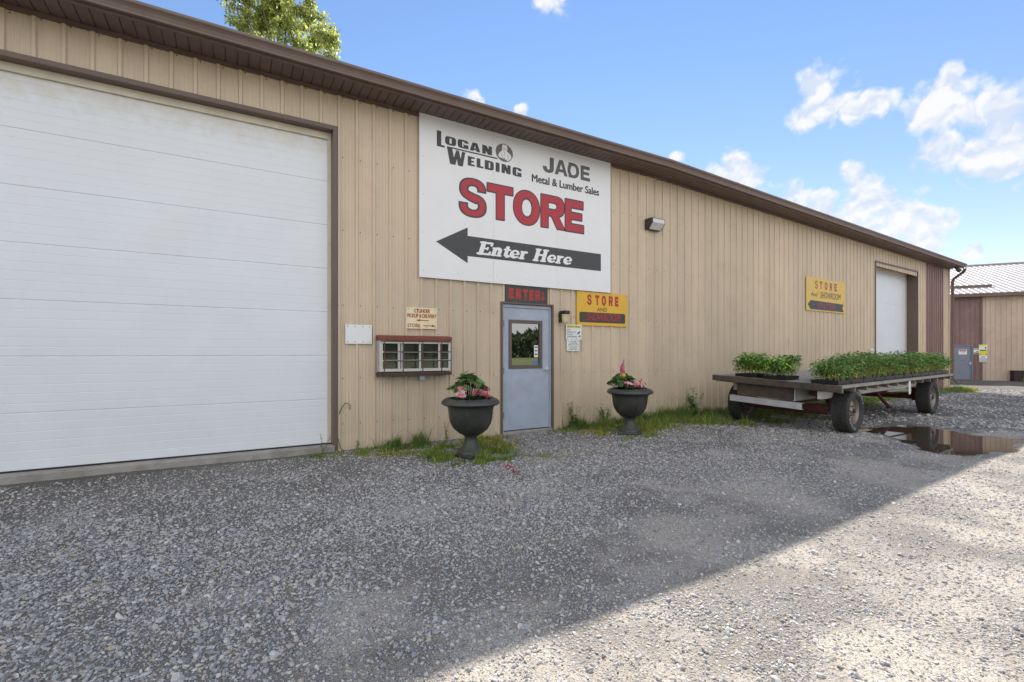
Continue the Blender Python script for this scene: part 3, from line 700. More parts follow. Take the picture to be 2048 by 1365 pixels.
def arrow(x0, x1, z, d, m, t, y, hw=.018, sw=.006, hl=.07):
    mb = MB()
    if d < 0: mb.add([(x0,y,z),(x0+hl,y,z-hw),(x0+hl,y,z-sw),(x1,y,z-sw),(x1,y,z+sw),(x0+hl,y,z+sw),(x0+hl,y,z+hw)], [(0,1,6),(2,3,4,5)])
    else: mb.add([(x1,y,z),(x1-hl,y,z+hw),(x1-hl,y,z+sw),(x0,y,z+sw),(x0,y,z-sw),(x1-hl,y,z-sw),(x1-hl,y,z-hw)], [(0,1,6),(2,3,4,5)])
    return mb.build('arrow', m, t)
arrow(.135, .335, .122, -1, M['redpaint'], t, y)
arrow(.250, .452, .046, 1, M['redpaint'], t, y)
t, w, h, y = board('blank_sign', 'blank white sheet screwed to the siding beside the white garage door', 1.282, 1.632, 1.428, 1.688, M['signwhite'])
t, w, h, y = board('showroom_sign', 'bright yellow STORE AND SHOWROOM sign with black panel right of the entrance', 5.185, 6.372, 1.795, 2.392, M['yellow'], o=.022)
YST = [(G_S,.235,.325,.375,.545),(G_T,.415,.505,.375,.545),(G_O,.565,.665,.375,.545),(G_R,.735,.83,.375,.545),(G_E,.885,.965,.375,.545)]
glyphs('lettering', YST, M['redpaint'], t, y, .004, .003)
text('lettering', 'AND', .455, .69, .262, .33, M['ink'], t, y, offset=.012)
vs, fs = sdf_faces(lambda X, Y: sd_box(X, Y, .085, .085, 1.105, .208) - .03, .03, 1.16, .03, .26, .005); flat('black_panel', vs, fs, M['board'], t, y)
text('lettering', 'SHOWROOM', .20, 1.02, .085, .225, M['redpaint'], t, y-.002, offset=.02, shear=.35)
t, w, h, y = board('security_notice', 'white security notice with yellow header right of the entrance door', 4.945, 5.285, 1.535, 1.80, M['notice'], o=.026)
mb = MB(); mb.add([(.02,y,.205),(.32,y,.205),(.32,y,.252),(.02,y,.252)], [(0,1,2,3)]); mb.build('header', M['limeyellow'], t)
text('lettering', 'SECURITY NOTICE', .03, .31, .214, .243, M['noticeink'], t, y-.0015, offset=.02)
for i, (s_, x1) in enumerate((('AUDIO', .09), ('SURVEILLANCE', .21), ('IN USE ON', .14), ('THESE PREMISES', .23))):
    text('lettering', s_, .02, x1, .163-i*.04, .185-i*.04, M['noticeink'], t, y, offset=.012)
mb = MB(); mb.add([(.235,y,.11),(.29,y,.155),(.31,y,.135),(.26,y,.095)], [(0,1,2,3)][::-1] and [(3,2,1,0)]); mb.add([(.27,y,.05),(.315,y,.05),(.315,y,.065),(.27,y,.065)], [(0,1,2,3)]); mb.add([(.30,y,.066),(.312,y,.066),(.298,y,.1),(.288,y,.1)], [(0,1,2,3)]); mb.build('camera_symbol', M['ink'], t)
t, w, h, y = board('printed_notice', 'small pale notice with rows of fine print under the security notice', 4.968, 5.242, 1.338, 1.532, M['notice'], o=.020)
for i, (a, b) in enumerate(((.06,.21),(.045,.235),(.03,.25),(.03,.255),(.06,.22),(.045,.235))):
    text('lettering', ('NO TRESPASSING','ALL PERSONS ENTERING','PREMISES DO SO AT OWN','RISK AND ARE SUBJECT TO','VIDEO RECORDING','WHILE ON PROPERTY')[i], a, b, .155-i*.025, .168-i*.025, M['noticeink'], t, y, offset=.01)
t, w, h, y = board('arrow_sign', 'weathered yellow STORE sign with slate arrow high on the far wall', 12.985, 15.205, 2.44, 3.325, M['yellow2'], o=.024)
sx = 2.22/78
glyphs('lettering', [(G_S,.46,.60,.60,.81),(G_T,.72,.86,.60,.81),(G_O,1.00,1.15,.60,.81),(G_R,1.29,1.43,.60,.81),(G_E,1.56,1.72,.60,.81)], M['fadedred'], t, y, .006)
text('lettering', 'And', .22, .60, .385, .50, M['slate'], t, y, offset=.008, shear=.3)
text('lettering', 'SHOWROOM', .74, 1.94, .36, .535, M['slate'], t, y, offset=.004, shear=.3)
mb = MB(); mb.add([(.07,y,.16),(.22,y,.035),(2.13,y,.035),(2.04,y,.15),(2.13,y,.255),(.22,y,.275)], [(0,1,5),(1,3,5),(1,2,3),(3,4,5)]); mb.build('arrow', M['slate'], t)
text('lettering', 'ENTER', .62, 1.62, .075, .225, M['fadedred'], t, y-.002, offset=.02)

# ------------------------------------------------------------------ lamps, boxes, cable on the wall
t = wallthing('wall_pack_light', 'bronze wall pack light with clear lens high on the siding right of the big sign', 'wall lamp', 6.86, 3.69, .0)
mb = MB(); mb.prism([(0,0),(-.09,.0),(-.19,.11),(-.19,.205),(0,.205)][::-1], 0, .36, 'x'); mb.build('housing', M['bronze'], t, bevel=.008)
mb = MB(); mb.add([(.025,-.0975,.004),(.335,-.0975,.004),(.335,-.1955,.110),(.025,-.1955,.110),(.025,-.084,.012),(.335,-.084,.012),(.335,-.18,.118),(.025,-.18,.118)], [(0,1,2,3),(7,6,5,4),(0,4,5,1),(1,5,6,2),(2,6,7,3),(3,7,4,0)])
mb.add([(.025,-.196,.112),(.335,-.196,.112),(.335,-.196,.188),(.025,-.196,.188)], [(0,1,2,3)]); mb.build('lens', M['lens'], t)
t = wallthing('porch_light', 'black lantern with amber glass jar beside the entrance door', 'wall lamp', 4.86, 1.80, .0)
mb = MB(); mb.lathe([(0,-.03),(.05,-.03),(.05,0)], 20, (0,0,.14), 'y'); mb.box(-.055,.06,-.19,-.02,.165,.225); mb.box(-.05,-.01,-.06,-.0,.03,.20); mb.build('bracket', M['black'], t, bevel=.012)
mb = MB(); mb.lathe([(.0,.0),(.034,.004),(.050,.03),(.056,.09),(.056,.166)], 22, (.005,-.115,0)); mb.build('glass_jar', M['amber'], t, smooth='auto')
t = thing('security_floodlight', 'small dark floodlight under the far end of the eave', 'floodlight', P(23.72, .30, 4.42), TA)
mb = MB(); mb.tube([(0,0,.20),(0,0,.13),(.02,-.03,.10)], .018, 8); mb.build('bracket', M['bronze'], t)
mb = MB(); mb.tube([(-.02,0,.14),(.14,-.07,.02)], [.05,.075], 12); mb.build('lamp_head', M['bronze'], t)
t = wallthing('outlet_box', 'white electrical outlet box beside the far garage door', 'outlet', 16.86, 1.22, .012)
mb = MB(); mb.box(0,.17,-.06,0,0,.22); b = mb.build('cover', M['notice'], t, bevel=.008); mb = MB(); mb.box(.05,.12,-.068,-.0605,.12,.17); mb.box(.05,.12,-.068,-.0605,.05,.10); mb.build('socket', M['vinylgrey'], b)
cb = MB()
loop = [(1.345,.022,.545),(1.34,.05,.60),(1.31,.07,.632),(1.27,.08,.635),(1.25,.06,.60),(1.215,.035,.53),(1.195,.012,.45),(1.19,.006,.34),(1.195,.008,.22),(1.20,.03,.12),(1.21,.07,.05),(1.25,.10,.0)]
cb.tube([P(*q) for q in loop], .0050, 6)
tag(cb.build('cable', M['wire'], None, smooth='auto'), 'loose black cable looping out of the siding beside the garage door', 'cable')

# barred pass-through window
t = wallthing('barred_window', 'white projecting window with rusty bars and red board on top', 'window', 1.705, .985, .0)
WW, WH, WO = 1.055, .55, .15
mb = MB(); mb.box(0,.02,-WO,-.0,.06,.49); mb.box(WW-.02,WW,-WO,0,.06,.49); mb.build('side_panel', M['vinylgrey'], t)
mb = MB(); mb.box(.0,.045,-WO-.012,-WO+.01,.06,.49); mb.box(WW-.045,WW,-WO-.012,-WO+.01,.06,.49); mb.box(.045,WW-.045,-WO-.012,-WO+.01,.06,.10); mb.box(.045,WW-.045,-WO-.012,-WO+.01,.45,.49)
for x in (.27, .575, .865): mb.box(x-.014, x+.014, -WO-.011, -WO+.01, .10, .45)
for z in (.213, .333): mb.box(.045, WW-.045, -WO-.006, -WO+.008, z-.009, z+.009)
fr = mb.build('window_frame', M['vinyl'], t, bevel=.003)
for a, b in ((.045,.256),(.284,.561),(.589,.851),(.879,WW-.045)):
    mb = MB(); mb.box(a, b, -WO+.012, -WO+.018, .10, .45); mb.build('window_pane', M['cageglass'], t)
mb = MB(); mb.box(.30,.345,-WO+.0115,-WO+.0118,.10,.45); mb.build('blind_edge', M['vinylgrey'], fr)
mb = MB(); mb.prism([(0,.49),(0,.565),(-.10,.565),(-WO-.035,.545),(-WO-.035,.492)][::-1], -.005, WW+.0, 'x'); mb.build('top_board', M['rustred'], t, bevel=.004)
mb = MB(); mb.box(-.005, WW, -WO-.03, 0, .0, .045); mb.build('bottom_board', M['darkwood'], t, bevel=.004)
mb = MB(); co = -.30; xs = (.03,.285,.565,.845,.99)
for x in xs:
    mb.tube([(x,-.02,.475),(x,co,.475),(x,co,.04),(x,-.02,.04)], .008, 6)
for z in (.475,.335,.213,.04): mb.tube([(xs[0],co,z),(xs[-1],co,z)], .008, 6)
mb.build('security_bars', M['rod'], t)
mb = MB(); mb.box(.60,.68,-.075,-.0,-.075,.0); mb.tube([(.64,-.035,.0),(.64,-.035,.03)], .015, 8); mb.build('junction_box', M['galv'], t, bevel=.006)

# ================================================================== SECOND BUILDING
b2o = Vector((37.2, 4.49, -.30)); b2a = math.atan2(-.817, .576)
ux = Vector((math.cos(b2a), math.sin(b2a), 0)); uy = Vector((-math.sin(b2a), math.cos(b2a), 0))
def B2(px, py, o=0.):
    d = ray(px, py); c = Vector((0, -D, CZ)); p0 = b2o - uy*o
    tt = (p0 - c).dot(uy) / d.dot(uy); q = c + d*tt - b2o
    return q.dot(ux), q.z
b2 = thing('storage_barn', 'tan and brown metal barn with pale roof beyond the far corner', 'building', b2o, b2a)
ue, zeave = B2(1960, 588); EV = zeave
uD0, _ = B2(1905.5, 720); uD1, zdt = B2(1945, 690.5); uBR, _ = B2(1962.5, 700)
U0, U1 = -16.0, 22.0
def ribwall(a, b, z0, z1, holes=()):
    mb = MB(); pts = {a, b}
    for c, d, h in holes: pts |= {c, d}
    k = math.floor(a/PER)
    while k*PER < b + PER:
        for q, _ in prof: pts.add(k*PER+q)
        k += 1
    pts = sorted(p for p in pts if a-1e-6 <= p <= b+1e-6)
    def oo(s):
        tt = (s + .026) % PER - .026; pr = prof + [(PER-.026, 0)]
        for (p, op), (q, oq) in zip(pr, pr[1:]):
            if p <= tt <= q: return op + (oq-op)*(tt-p)/(q-p)
        return 0
    for p, q in zip(pts, pts[1:]):
        if q-p < 1e-5: continue
        zz = z0
        for c, d, h in holes:
            if c < (p+q)/2 < d: zz = h
        mb.add([(p,-oo(p),zz),(q,-oo(q),zz),(q,-oo(q),z1),(p,-oo(p),z1)], [(0,1,2,3)])
    return mb
ribwall(uBR, U1, -.2, EV+.02).build('siding', M['tan2'], b2)
tag(ribwall(U0, uBR-.01, -.2, EV+.02, [(uD0, uD1, zdt)]).build('siding_panel', M['brownpanel'], b2), 'brown ribbed sheets around the grey door')
mb = MB(); mb.box(uBR-.05, uBR+.05, -.035, -.021, -.2, EV); mb.build('corner_trim', M['brown'], b2)
RUN = 8.5
_, zr = B2(1985, 530.5, -RUN)
mb = MB()
prr = []; k = 0
x = U0-.3
while x < U1+.3:
    prr += [(x,0),(x+.22,0),(x+.235,.011),(x+.265,.011),(x+.28,0)]; x += .305
for (xa, ha), (xb, hb) in zip(prr, prr[1:]):
    if xb-xa < 1e-5: continue
    mb.add([(xa,-.4,EV+.05+ha-.4*(zr-EV)/RUN*.9),(xb,-.4,EV+.05+hb-.4*(zr-EV)/RUN*.9),(xb,RUN,zr+hb),(xa,RUN,zr+ha)], [(0,1,2,3)])
mb.add([(U0-.3,RUN,zr),(U1+.3,RUN,zr),(U1+.3,2*RUN+.4,EV),(U0-.3,2*RUN+.4,EV)], [(0,1,2,3)])
roof2 = mb.build('roof', M['roofwhite'], b2)
mb = MB(); mb.tube([(U0-.3,RUN,zr+.03),(U1+.3,RUN,zr+.03)], .09, 6); mb.build('ridge_cap', M['roofwhite'], roof2)
sl = (zr-EV)/RUN
ug0, _ = B2(1890, 580); ug1, _ = B2(1983, 576)
yb = 1.5; mb = MB(); ug1b = B2(1983, 576, -yb)[0]
mb.prism([(yb-.05,EV+sl*yb+.03),(yb+.06,EV+sl*yb+.05),(yb+.05,EV+sl*yb+.20),(yb-.05,EV+sl*yb+.18)], ug0-3, ug1b, 'x'); mb.build('snow_guard', M['brown'], roof2)
mb = MB(); mb.box(U0-.3, U1+.3, -.46, -.33, EV-.20, EV+.0); mb.box(U0-.3,U1+.3,-.33,.0,EV-.20,EV-.17); mb.build('gutter', M['brown'], b2)
mb = MB(); mb.add([(U0,0,-.3),(U0,2*RUN,-.3),(U0,2*RUN,EV),(U0,RUN,zr-.05),(U0,0,EV)], [(0,1,2,3,4)]); mb.add([(U1,0,-.3),(U1,2*RUN,-.3),(U1,2*RUN,EV),(U1,RUN,zr-.05),(U1,0,EV)], [(4,3,2,1,0)]); mb.add([(U0,2*RUN,-.3),(U1,2*RUN,-.3),(U1,2*RUN,EV),(U0,2*RUN,EV)], [(0,1,2,3)]); mb.build('shell', M['tan2'], b2)
mb = MB(); mb.box(uD0+.05, uD1-.05, .02, .065, .03, zdt-.05); dd = mb.build('door', M['greydoor'], b2)
mb = MB(); mb.box(uD0,uD0+.05,-.03,.08,-.2,zdt); mb.box(uD1-.05,uD1,-.03,.08,-.2,zdt); mb.box(uD0+.05,uD1-.05,-.03,.08,zdt-.05,zdt); mb.build('door_frame', M['greydoor'], b2)
uh, zh = B2(1942, 727); mb = MB(); mb.tube([(uh,.02,zh),(uh,-.05,zh),(uh-.13,-.055,zh-.01)], .016, 8); mb.box(uh-.03,uh+.03,.005,.0195,zh-.09,zh+.09); mb.build('handle', M['steel'], dd)
us, zs = B2(1921, 721); mb = MB(); mb.box(us-.01, us+.22, .0165, .0195, zs, zs+.012); mb.build('mail_slot', M['black'], dd)
def b2sign(name, label, px0, px1, py0, py1, o, m):
    u0, z1 = B2(px0, py0, o); u1, z0 = B2(px1, py1, o); _, z1b = B2(px1, py0, o)
    q = b2o + ux*u0 - uy*o + Vector((0,0,z0)); t = thing(name, label, 'sign', q, b2a)
    w, h = u1-u0, z1-z0; mb = MB(); mb.box(0,w,-.012,0,0,h); mb.build('board', m, t, bevel=.003)
    return t, w, h, -.0135
def bar(t, m, x0, x1, z0, z1, y, name='printed_band'):
    mb = MB(); mb.add([(x0,y,z0),(x1,y,z0),(x1,y,z1),(x0,y,z1)], [(0,1,2,3)]); return mb.build(name, m, t)
t, w, h, y = b2sign('warning_sign', 'white warning sign with red header on the grey barn door', 1917, 1933.8, 700, 709.5, -.018, M['notice'])
bar(t, M['red'], .03, w-.03, h*.66, h*.90, y); 
for i in range(3): bar(t, M['noticeink'], .08+.03*i, w-.08-.03*i, h*(.50-.15*i), h*(.54-.15*i), y, 'fine_print')
t, w, h, y = b2sign('caution_sign', 'small white sign with black band between barn door and stacked notices', 1947, 1959, 697.5, 709, .03, M['notice'])
bar(t, M['ink'], .02, w-.01, h*.08, h*.30, y); bar(t, M['fadedred'], .02, w-.02, h*.80, h*.93, y); bar(t, M['noticeink'], .12, w-.06, h*.42, h*.58, y)
t, w, h, y = b2sign('camera_notice', 'white notice with yellow header, topmost of the stack on the barn', 1957.5, 1974.8, 690, 699.5, .045, M['notice'])
bar(t, M['limeyellow'], .03, w-.03, h*.62, h*.95, y); bar(t, M['ink'], w*.70, w*.88, h*.18, h*.5, y)
t, w, h, y = b2sign('yellow_notice', 'yellow notice in the middle of the stack on the barn', 1957.5, 1974.8, 699.8, 710, .045, M['limeyellow'])
bar(t, M['slate'], .04, w-.04, h*.74, h*.92, y); bar(t, M['board'], .04, w*.22, h*.02, h*.2, y); bar(t, M['board'], w*.78, w-.03, h*.02, h*.2, y)
for i in range(2): bar(t, M['yellow'], .06, w-.06, h*(.36+.16*i), h*(.42+.16*i), y, 'fine_print')
t, w, h, y = b2sign('grey_notice', 'pale grey printed notice at the bottom of the stack on the barn', 1957.5, 1974.8, 710.3, 725, .045, M['vinylgrey'])
bar(t, M['notice'], .02, w-.02, h*.55, h*.97, y)
for i in range(2): bar(t, M['noticeink'], .1, w-.1, h*(.62+.14*i), h*(.67+.14*i), y-.001, 'fine_print')
u0, z1 = B2(2026, 742, .35); u1 = u0 + 1.7
t = thing('storage_bin', 'dark board bin standing against the tan barn wall', 'bin', b2o + ux*u0 - uy*.04 + Vector((0,0,-.05)), b2a)
mb = MB()
for i in range(5): mb.box(i*.34, i*.34+.33, -.45, -.42, 0, z1+.02)
mb.box(0,.03,-.42,0,0,z1+.02); mb.box(1.66,1.69,-.42,0,0,z1+.02); mb.build('boards', M['binwood'], t, bevel=.004)
mb = MB(); mb.box(-.02,1.71,-.47,.0,z1+.022,z1+.06); mb.build('lid', M['binwood'], t, bevel=.004)

# ================================================================== GROUND
PUD = [(1712,857),(1745,853),(1775,849),(1790,845),(1820,846),(1851,849),(1900,857),(1948,867),(2000,871),(2041,876),(2060,882),(2040,893),(2012,903),(1990,908),(1964,910),(1925,909),(1883,906),(1860,901),(1841,896),(1816,887),(1783,876),(1750,866)]
def Gp(px, py):
    d = ray(px, py); t_ = -CZ/d.z; return (d.x*t_, -D + d.y*t_)
PP = [Gp(*p) for p in PUD]
rng = np.random.default_rng(7)
def vnoise(x, y, sc, seed):
    x = np.asarray(x)/sc; y = np.asarray(y)/sc
    xi = np.floor(x).astype(np.int64); yi = np.floor(y).astype(np.int64); fx = x-xi; fy = y-yi
    fx = fx*fx*(3-2*fx); fy = fy*fy*(3-2*fy)
    def hsh(a, b):
        h = (a*374761393 + b*668265263 + seed*974711) & 0x7fffffff
        h = ((h ^ (h >> 13))*1274126177) & 0x7fffffff
        return ((h ^ (h >> 16)) & 0xffff)/65535.
    return (hsh(xi,yi)*(1-fx)+hsh(xi+1,yi)*fx)*(1-fy) + (hsh(xi,yi+1)*(1-fx)+hsh(xi+1,yi+1)*fx)*fy
def sstep(a, b, x): t_ = np.clip((x-a)/(b-a), 0, 1); return t_*t_*(3-2*t_)
def ground_z(x, y):
    x = np.asarray(x, float); y = np.asarray(y, float)
    z = -.30*sstep(15, 34, x)*sstep(-30, -8, y)
    z = z + (vnoise(x, y, 1.6, 1)-.5)*.020 + (vnoise(x, y, .5, 2)-.5)*.012 + (vnoise(x, y, .14, 3)-.5)*.006
    z = z * 1.0
    sdp = sd_poly(x, y, PP) + (vnoise(x, y, .35, 4)-.5)*.22 + (vnoise(x, y, .12, 5)-.5)*.09
    dip = sstep(.30, -.45, sdp)
    z = z*(1-.6*dip) - .055*dip
    # a shallow bank of dirt against the wall
    yw = np.where(x > K, (x-K)*math.tan(TA), 0.)
    z = z + .018*sstep(-.9, -.1, y-yw)*sstep(.4, 0, y-yw)*(x > 5)
    return z
def lines(lo, hi, segs):
    out = []
    for a, b, st in segs: out += list(np.arange(a, b, st))
    return np.array(sorted(set([lo] + [round(v, 4) for v in out] + [hi])))
gx = lines(-900, 1500, [(-600,-60,60),(-60,-12,6),(-12,-3,.35),(-3,7.2,.11),(7.2,12.2,.045),(12.2,30,.25),(30,70,2.5),(70,1400,70)])
gy = lines(-1500, 1200, [(-1400,-80,70),(-80,-14,4),(-14,-6.6,.3),(-6.6,-4.9,.11),(-4.9,-1.9,.045),(-1.9,.2,.11),(.2,30,.8),(30,1100,60)])
GX, GY = np.meshgrid(gx, gy); GZ = ground_z(GX, GY)
V = np.stack([GX.ravel(), GY.ravel(), GZ.ravel()], 1); nx_, ny_ = len(gx), len(gy)
ii, jj = np.meshgrid(np.arange(nx_-1), np.arange(ny_-1)); a = (jj*nx_+ii).ravel()
FQ = np.stack([a, a+1, a+1+nx_, a+nx_], 1)

def gravel_mat():
    m = bpy.data.materials.new('gravel_ground'); m.use_nodes = True
    nt = m.node_tree; n = nt.nodes; l = nt.links; b = n['Principled BSDF']; b.inputs['Roughness'].default_value = .85; b.inputs['Specular IOR Level'].default_value = .3
    g = n.new('ShaderNodeNewGeometry')
    def noise(sc, det=5, rough=.55):
        t = n.new('ShaderNodeTexNoise'); t.inputs['Scale'].default_value = sc; t.inputs['Detail'].default_value = det; t.inputs['Roughness'].default_value = rough; l.new(g.outputs['Position'], t.inputs['Vector']); return t.outputs['Fac']
    def mrange(v, a, b_, c=0., d=1.):
        t = n.new('ShaderNodeMapRange'); t.interpolation_type = 'SMOOTHSTEP'; l.new(v, t.inputs['Value']); t.inputs['From Min'].default_value = a; t.inputs['From Max'].default_value = b_; t.inputs['To Min'].default_value = c; t.inputs['To Max'].default_value = d; return t.outputs[0]
    def mth(op, a, b_):
        t = n.new('ShaderNodeMath'); t.operation = op
        for i, x in enumerate((a, b_)):
            if isinstance(x, (int, float)): t.inputs[i].default_value = x
            else: l.new(x, t.inputs[i])
        return t.outputs[0]
    def mix(fac, a, b_, mode='MIX'):
        t = n.new('ShaderNodeMix'); t.data_type = 'RGBA'; t.blend_type = mode
        if isinstance(fac, float): t.inputs['Factor'].default_value = fac
        else: l.new(fac, t.inputs['Factor'])
        for i, x in ((6, a), (7, b_)):
            if isinstance(x, tuple): t.inputs[i].default_value = (*x, 1)
            else: l.new(x, t.inputs[i])
        return t.outputs[2]
    # two sizes of crushed stone
    cols = []; hts = []
    wrp = n.new('ShaderNodeTexNoise'); wrp.inputs['Scale'].default_value = 40; l.new(g.outputs['Position'], wrp.inputs['Vector'])
    wa_ = n.new('ShaderNodeVectorMath'); wa_.operation = 'MULTIPLY_ADD'; l.new(wrp.outputs['Color'], wa_.inputs[0]); wa_.inputs[1].default_value = (.012,.012,.012); l.new(g.outputs['Position'], wa_.inputs[2])
    for sc in (54., 110.):
        v = n.new('ShaderNodeTexVoronoi'); v.inputs['Scale'].default_value = sc; l.new(wa_.outputs[0], v.inputs['Vector'])
        sp = n.new('ShaderNodeSeparateColor'); l.new(v.outputs['Color'], sp.inputs[0])
        r1 = n.new('ShaderNodeValToRGB'); l.new(sp.outputs[0], r1.inputs[0]); e = r1.color_ramp; e.interpolation = 'LINEAR'
        e.elements[0].position = 0; e.elements[0].color = (.16,.16,.165,1); e.elements[1].position = 1; e.elements[1].color = (.62,.61,.59,1)
        for p, c in ((.2,(.25,.25,.265,1)),(.45,(.34,.335,.335,1)),(.62,(.40,.36,.30,1)),(.70,(.36,.365,.385,1)),(.9,(.46,.455,.45,1))):
            q = e.elements.new(p); q.color = c
        cols.append(r1.outputs[0]); hts.append(mrange(v.outputs['Distance'], 0., .62 , 1., 0.))
    big = mrange(noise(1.1, 4), .40, .60)
    stone = mix(big, cols[1], cols[0])
    h = n.new('ShaderNodeMix'); h.data_type = 'FLOAT'; l.new(big, h.inputs[0]); l.new(hts[1], h.inputs[2]); l.new(hts[0], h.inputs[3])
    hgt = h.outputs[0]
    # beige dust between stones; more in the driving lane, partly painted-in sun warmth
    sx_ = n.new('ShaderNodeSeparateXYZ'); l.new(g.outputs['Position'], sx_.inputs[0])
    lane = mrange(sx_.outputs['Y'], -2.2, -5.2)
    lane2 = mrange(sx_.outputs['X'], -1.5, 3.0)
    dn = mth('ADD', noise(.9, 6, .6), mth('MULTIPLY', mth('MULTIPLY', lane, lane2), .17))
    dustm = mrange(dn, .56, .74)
    v3 = n.new('ShaderNodeTexVoronoi'); v3.inputs['Scale'].default_value = 170; l.new(g.outputs['Position'], v3.inputs['Vector'])
    s3 = n.new('ShaderNodeSeparateColor'); l.new(v3.outputs['Color'], s3.inputs[0])
    fine = mix(mrange(s3.outputs[0], .0, 1.), (.29,.255,.21), (.52,.465,.385))
    fine = mix(mrange(s3.outputs[1], .80, .95, 0., .8), fine, (.62,.61,.60)); fine = mix(mrange(s3.outputs[2], .86, .97, 0., .8), fine, (.20,.19,.19))
    crev = mrange(hgt, .12, .42)
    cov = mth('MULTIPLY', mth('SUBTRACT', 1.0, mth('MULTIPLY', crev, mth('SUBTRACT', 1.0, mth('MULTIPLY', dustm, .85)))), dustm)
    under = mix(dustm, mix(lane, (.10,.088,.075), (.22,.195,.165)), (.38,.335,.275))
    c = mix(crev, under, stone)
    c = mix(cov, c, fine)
    # dark silt and moss near the wall foot, damp patches
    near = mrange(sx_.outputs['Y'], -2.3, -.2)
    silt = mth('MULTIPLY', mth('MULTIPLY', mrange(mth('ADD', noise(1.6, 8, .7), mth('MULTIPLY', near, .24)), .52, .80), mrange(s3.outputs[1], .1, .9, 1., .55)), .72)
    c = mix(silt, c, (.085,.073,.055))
    damp = mth('MULTIPLY', mth('MULTIPLY', mrange(noise(2.3, 8, .72), .58, .78), mrange(s3.outputs[0], .1, .9, 1., .5)), .26)
    c = mix(damp, c, (.12,.108,.092))
    c = mix(mrange(noise(.35, 3), .3, .7, .0, .25), c, (.30,.29,.285), 'MIX')
    # coarse speckle of pale and dark stones that survives at a distance
    v4 = n.new('ShaderNodeTexVoronoi'); v4.inputs['Scale'].default_value = 9; l.new(g.outputs['Position'], v4.inputs['Vector']); s4 = n.new('ShaderNodeSeparateColor'); l.new(v4.outputs['Color'], s4.inputs[0])
    far = mrange(sx_.outputs['X'], 6.5, 12.)
    c = mix(mth('MULTIPLY', mth('MULTIPLY', mrange(s4.outputs[0], .62, .9), mrange(v4.outputs['Distance'], .30, .12)), mth('MULTIPLY', far, .75)), c, (.60,.60,.60))
    c = mix(mth('MULTIPLY', mth('MULTIPLY', mrange(s4.outputs[1], .62, .9), mrange(v4.outputs['Distance'], .40, .2)), mth('MULTIPLY', far, .6)), c, (.16,.15,.14))
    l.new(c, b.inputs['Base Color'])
    bp = n.new('ShaderNodeBump'); bp.inputs['Strength'].default_value = .9; bp.inputs['Distance'].default_value = .012
    hb = mth('MULTIPLY', hgt, mth('SUBTRACT', 1.0, mth('MULTIPLY', cov, .75)))
    l.new(mth('ADD', hb, mth('ADD', mth('MULTIPLY', noise(160, 3), .3), mth('MULTIPLY', mrange(v3.outputs['Distance'], 0., .7, 1., 0.), .22))), bp.inputs['Height']); l.new(bp.outputs[0], b.inputs['Normal'])
    return m
M['gravel'] = gravel_mat()
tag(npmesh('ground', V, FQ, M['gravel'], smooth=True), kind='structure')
# puddle: one level sheet of muddy water filling the dip
pm = mat('muddy_water', (.075, .055, .038), .02, spec=.5, ior=1.333)
px_ = np.array(PP); c0 = px_.mean(0); ring = [tuple(c0 + (p-c0)*1.22 + .15*(p-c0)/np.linalg.norm(p-c0)) for p in px_]
mb = MB(); mb.add([(p[0], p[1], -.0255) for p in ring], [tuple(range(len(ring)))[::-1]])
tag(mb.build('puddle', pm), kind='structure')
# meadow south of the yard (seen in the glass of the entrance door)
mb = MB(); mb.add([(-300,-400,.03),(300,-400,.03),(300,-34,.03),(-300,-34,.03)], [(0,1,2,3)]); tag(mb.build('meadow', M['meadow']), kind='structure')

